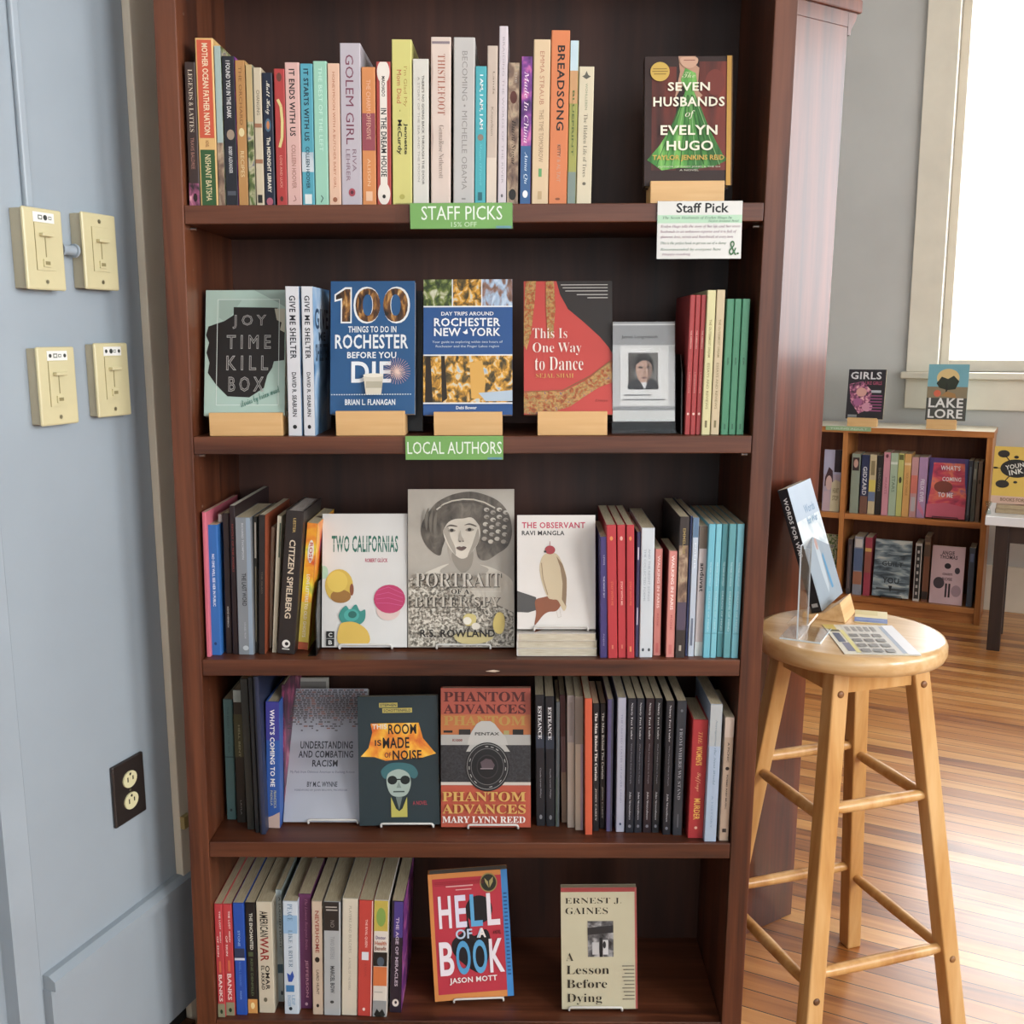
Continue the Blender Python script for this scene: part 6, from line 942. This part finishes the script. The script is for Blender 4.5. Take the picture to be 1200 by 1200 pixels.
fface("pink and purple book with white title words, facing out in the low bookcase", .4765, 1084.4, 1130, 537, 'c04a64', [('R', 0, 0, 100, 100, '@sunset'), ('R', 0, 0, 100, 8, '5a3a7a'), ('P', [(0, 0), (12, 0), (8, 50), (0, 90)], '4a3a72'), ('P', [(90, 0), (100, 0), (100, 60), (94, 40)], '4a4a8a'), ('E', 40, 48, 24, 10, '8a4030'), ('T', "WHAT'S", 30, 12, 80, 20, 'f0e4e4', 'h'), ('T', 'COMING', 36, 31, 84, 38, 'f0e4e4', 'h'), ('T', 'TO ME', 28, 57, 66, 65, 'f0e4e4', 'h'), ('P', [(0, 78), (50, 74), (100, 80), (100, 100), (0, 100)], 'd05a72')], o=.027)
feasel('black wire easel behind the stormy grey book in the low bookcase', .0755, 1031, 1056, .024)
fface('stormy grey book with dark title words, facing out in the low bookcase', .0815, 1021.5, 1064, 632.5, '6a7478', [('R', 0, 0, 100, 100, '@storm'), ('T', 'GUILT', 22, 38, 80, 46, '2a3034', 'h'), ('T', 'YOU', 26, 66, 72, 76, '2a3034', 'h'), ('R', 10, 85, 90, 88, '3a4244'), ('P', [(44, 80), (54, 80), (50, 92)], '20262a')], o=.027)
fface('pale pink book with black drawings, facing out in the low bottom row', .0759, 1088.4, 1126.6, 640, 'd4aeb0', [('R', 0, 0, 100, 100, 'd4aeb0'), ('T', 'ANGIE', 30, 8, 68, 15, '3a2a2e', 'h'), ('T', 'THOMAS', 24, 15.5, 78, 22, '3a2a2e', 'h'), ('E', 50, 34, 10, 5, '2a2024'), ('E', 80, 41, 8, 5.5, '3a2e34'), ('E', 26, 64, 17, 10, '4a3e44'), ('R', 46, 64, 52, 88, '33282c'), ('R', 56, 64, 62, 88, '33282c'), ('E', 80, 76, 15, 10, 'a8888e'), ('T', 'CONCRETE', 36, 46, 66, 50, '5a3a40', 'b'), ('T', 'ROSE', 36, 54, 66, 59, '5a3a40', 'b')], o=.03, tilt=4)
fface('book with two cartoon-style heads on pale ground, left bay of the low bookcase', .4709, 962.5, 983, 527, 'b8a4b4', [('R', 0, 0, 100, 40, 'b4b0c8'), ('R', 60, 0, 100, 36, '3a2a30'), ('P', [(10, 46), (30, 28), (52, 34), (56, 52), (10, 60)], '4a2e34'), ('E', 34, 54, 18, 12, 'd8b0a4'), ('P', [(46, 100), (50, 54), (70, 48), (100, 52), (100, 100)], 'd4c498'), ('T', 'HEART', 58, 62, 92, 70, '8a7a50', 'b'), ('T', 'STOP', 58, 74, 92, 82, '8a7a50', 'b'), ('P', [(4, 100), (8, 68), (40, 66), (44, 100)], 'c8a8b0')], tilt=3)
fface('olive green book low in the left bay of the low bookcase', .0759, 962, 980, 626, '6a7038', [('R', 0, 0, 100, 100, '@jungle')], tilt=3)
# on top of it
def fblock(label, xl, xr, hh, o, t):
    a = fpoint(xl, .882, o); b = fpoint(xr, .882, o); return block_at(label, frame(a+ZV*.0003, -FU, FN, ZV), (b-a).length, hh, t)
fblock('pale wooden block under the dark floral book, on the low bookcase', 992.5, 1027, .040, .03, .012)
fface('dark book with pink flowers, facing out on top of the low bookcase', .9170, 990.6, 1034.4, 433, '2a2226', [('R', 0, 0, 100, 100, '2a2428'), ('P', [(4, 30), (40, 24), (66, 44), (60, 80), (34, 90), (10, 66)], '@floral'), ('E', 38, 46, 14, 9, 'd89a8a'), ('E', 30, 66, 12, 8, 'a85a86'), ('E', 56, 76, 14, 9, 'd08aa0'), ('T', 'GIRLS', 6, 5, 88, 20, 'd8d4d4', 'h'), ('T', 'LIKE GIRLS', 46, 24, 90, 31, 'b04a6a', 'b')] + [('R', 62, 52+k*6, 94, 54.4+k*6, '9a4a78') for k in range(6)] + [('R', 64, 42, 90, 47, 'b8b8bc'), ('R', 6, 92, 30, 97, '8a8a88')], o=.0428, tilt=10)
fblock('pale wooden block under the lake scene book, on the low bookcase', 1085, 1120, .044, .03, .012)
fface('book with palm island and orange sun above a lake, on the low bookcase', .9210, 1083.8, 1131, 427, '5a9aa8', [('R', 0, 0, 100, 60, '6aa8b4'), ('E', 50, 24, 28, 16, 'd8b870'), ('R', 0, 40, 100, 62, '8a7a5a'), ('P', [(22, 34), (34, 22), (50, 26), (64, 20), (78, 30), (70, 44), (50, 46), (30, 42)], '2e3426'), ('R', 46, 34, 50, 52, '2a2a20'), ('E', 26, 52, 9, 6, 'd8603c'), ('P', [(34, 56), (50, 48), (70, 52), (74, 60)], 'a87a3a'), ('R', 0, 60, 100, 100, '4a4a44'), ('T', 'LAKE', 6, 60, 92, 77, 'dcdad4', 'h'), ('T', 'LORE', 6, 80, 92, 96, 'dcdad4', 'h')], o=.0428, tilt=8)
a = fpoint(968, .882, -.0125); b = fpoint(1021, .882, -.0125); wd = (b-a).length
m = MB(); m.box((0, -.004, -.018), (wd, 0, .002), '8fb07c'); Art(m, (0, -.004, .002), (wd, 0, 0), (0, 0, -.02), (0, -1, 0)).T('YOUNG ADULT', 10, 28, 92, 74, 'd0dcc4', 's')
tag(m.build('shelf_label', M=frame(a, -FU, FN, ZV)), 'green shelf label on the top edge of the low bookcase', 'shelf sign', 'green shelf labels')

# on the table
def tpoint(x, z, o): # point on plane at depth o inside the table
    py = 600
    for _ in range(5):
        P = atpl(x, py, T0 + FN*o, FN); py = proj(V((P.x, P.y, z)))[1]
    P.z = z; return P
zt = .573
for k, (c, xl, lab) in enumerate((('7a5a44', 1166, 'brown book lying flat on the table, lower of two'), ('a08468', 1166.6, 'tan book lying flat on the brown one under the yellow sign'))):
    a = tpoint(xl, zt, .10); M = frame(a + ZV*(.0006+k*.0182+.0175), -FU, -ZV, FN)
    book(lab, M, .26, .17, .0175, c, spine=[('R', 10, 20, 90, 24, 'd0c0a8')], group='flat books on the table', pg='b8a484')
a = tpoint(1160.5, zt+.039, .12); b = a - FU*.30; tl = math.radians(10); Vv = ZV*math.cos(tl)+FN*math.sin(tl); Bk = FN*math.cos(tl)-ZV*math.sin(tl)
h = (atpl(1185, 523.5, a, (-FU).cross(Vv))-a).dot(Vv)
ART = [('R', 0, 0, 100, 100, 'd8b022'), ('R', 0, 87, 100, 100, 'd0a890'), ('E', 29, 38, 20, 16, '201c18', 26), ('E', 12, 13, 7.5, 6.5, '2a241c'), ('E', 13, 66, 8.5, 7, '2a241c'), ('L', [(14, 16), (22, 28)], .004, '201c18'), ('L', [(15, 62), (21, 52)], .004, '201c18'), ('E', 28, 18, 3, 2.6, '201c18'), ('E', 3, 38, 3.4, 1.6, '201c18'), ('L', [(3, 38), (12, 39)], .0015, '201c18'), ('E', 29, 62, 2.6, 2.2, '201c18'), ('L', [(47, 34), (60, 30)], .005, '201c18'), ('T', 'YOUNG', 15, 29, 44, 37, 'dcd8cc', 'h', -14), ('T', 'INK', 20, 39, 38, 48, 'dcd8cc', 'h', -14), ('T', 'BOOKS FOR NEW READERS', 12, 90, 80, 96, '8a6a4a', 'b')]
e = empty('sign', 'yellow sign with a black ink splat standing on the white-topped table', 'sign', frame(a, -FU, Bk, Vv))
m = MB(); m.box((0, 0, 0), (.30, .004, h), 'd8b022'); Art(m, (0, 0, h), (.30, 0, 0), (0, 0, -h), (0, -1, 0)).run(ART); m.build('printed_board', e)
m = MB(); m.prism([(.1, .0045, .01), (.1, .075, .01-.0), (.1, .0045, h*.7)], (.1, 0, 0), paint('strut_card', 'c8c0b0', .7)); m.build('back_strut', e)
a = tpoint(1157.5, zt, .06); m = MB(); m.lathe([(.012, 0), (.013, .004), (.008, .02), (.006, .028), (.010, .036), (.014, .05), (.0125, .052)], clear('bud_glass', 'e8f0ee', .3), 20)
tag(m.build('glass_ornament', M=Matrix.Translation(a+ZV*.0004)), 'small clear glass ornament at the left end of the white-topped table', 'ornament')
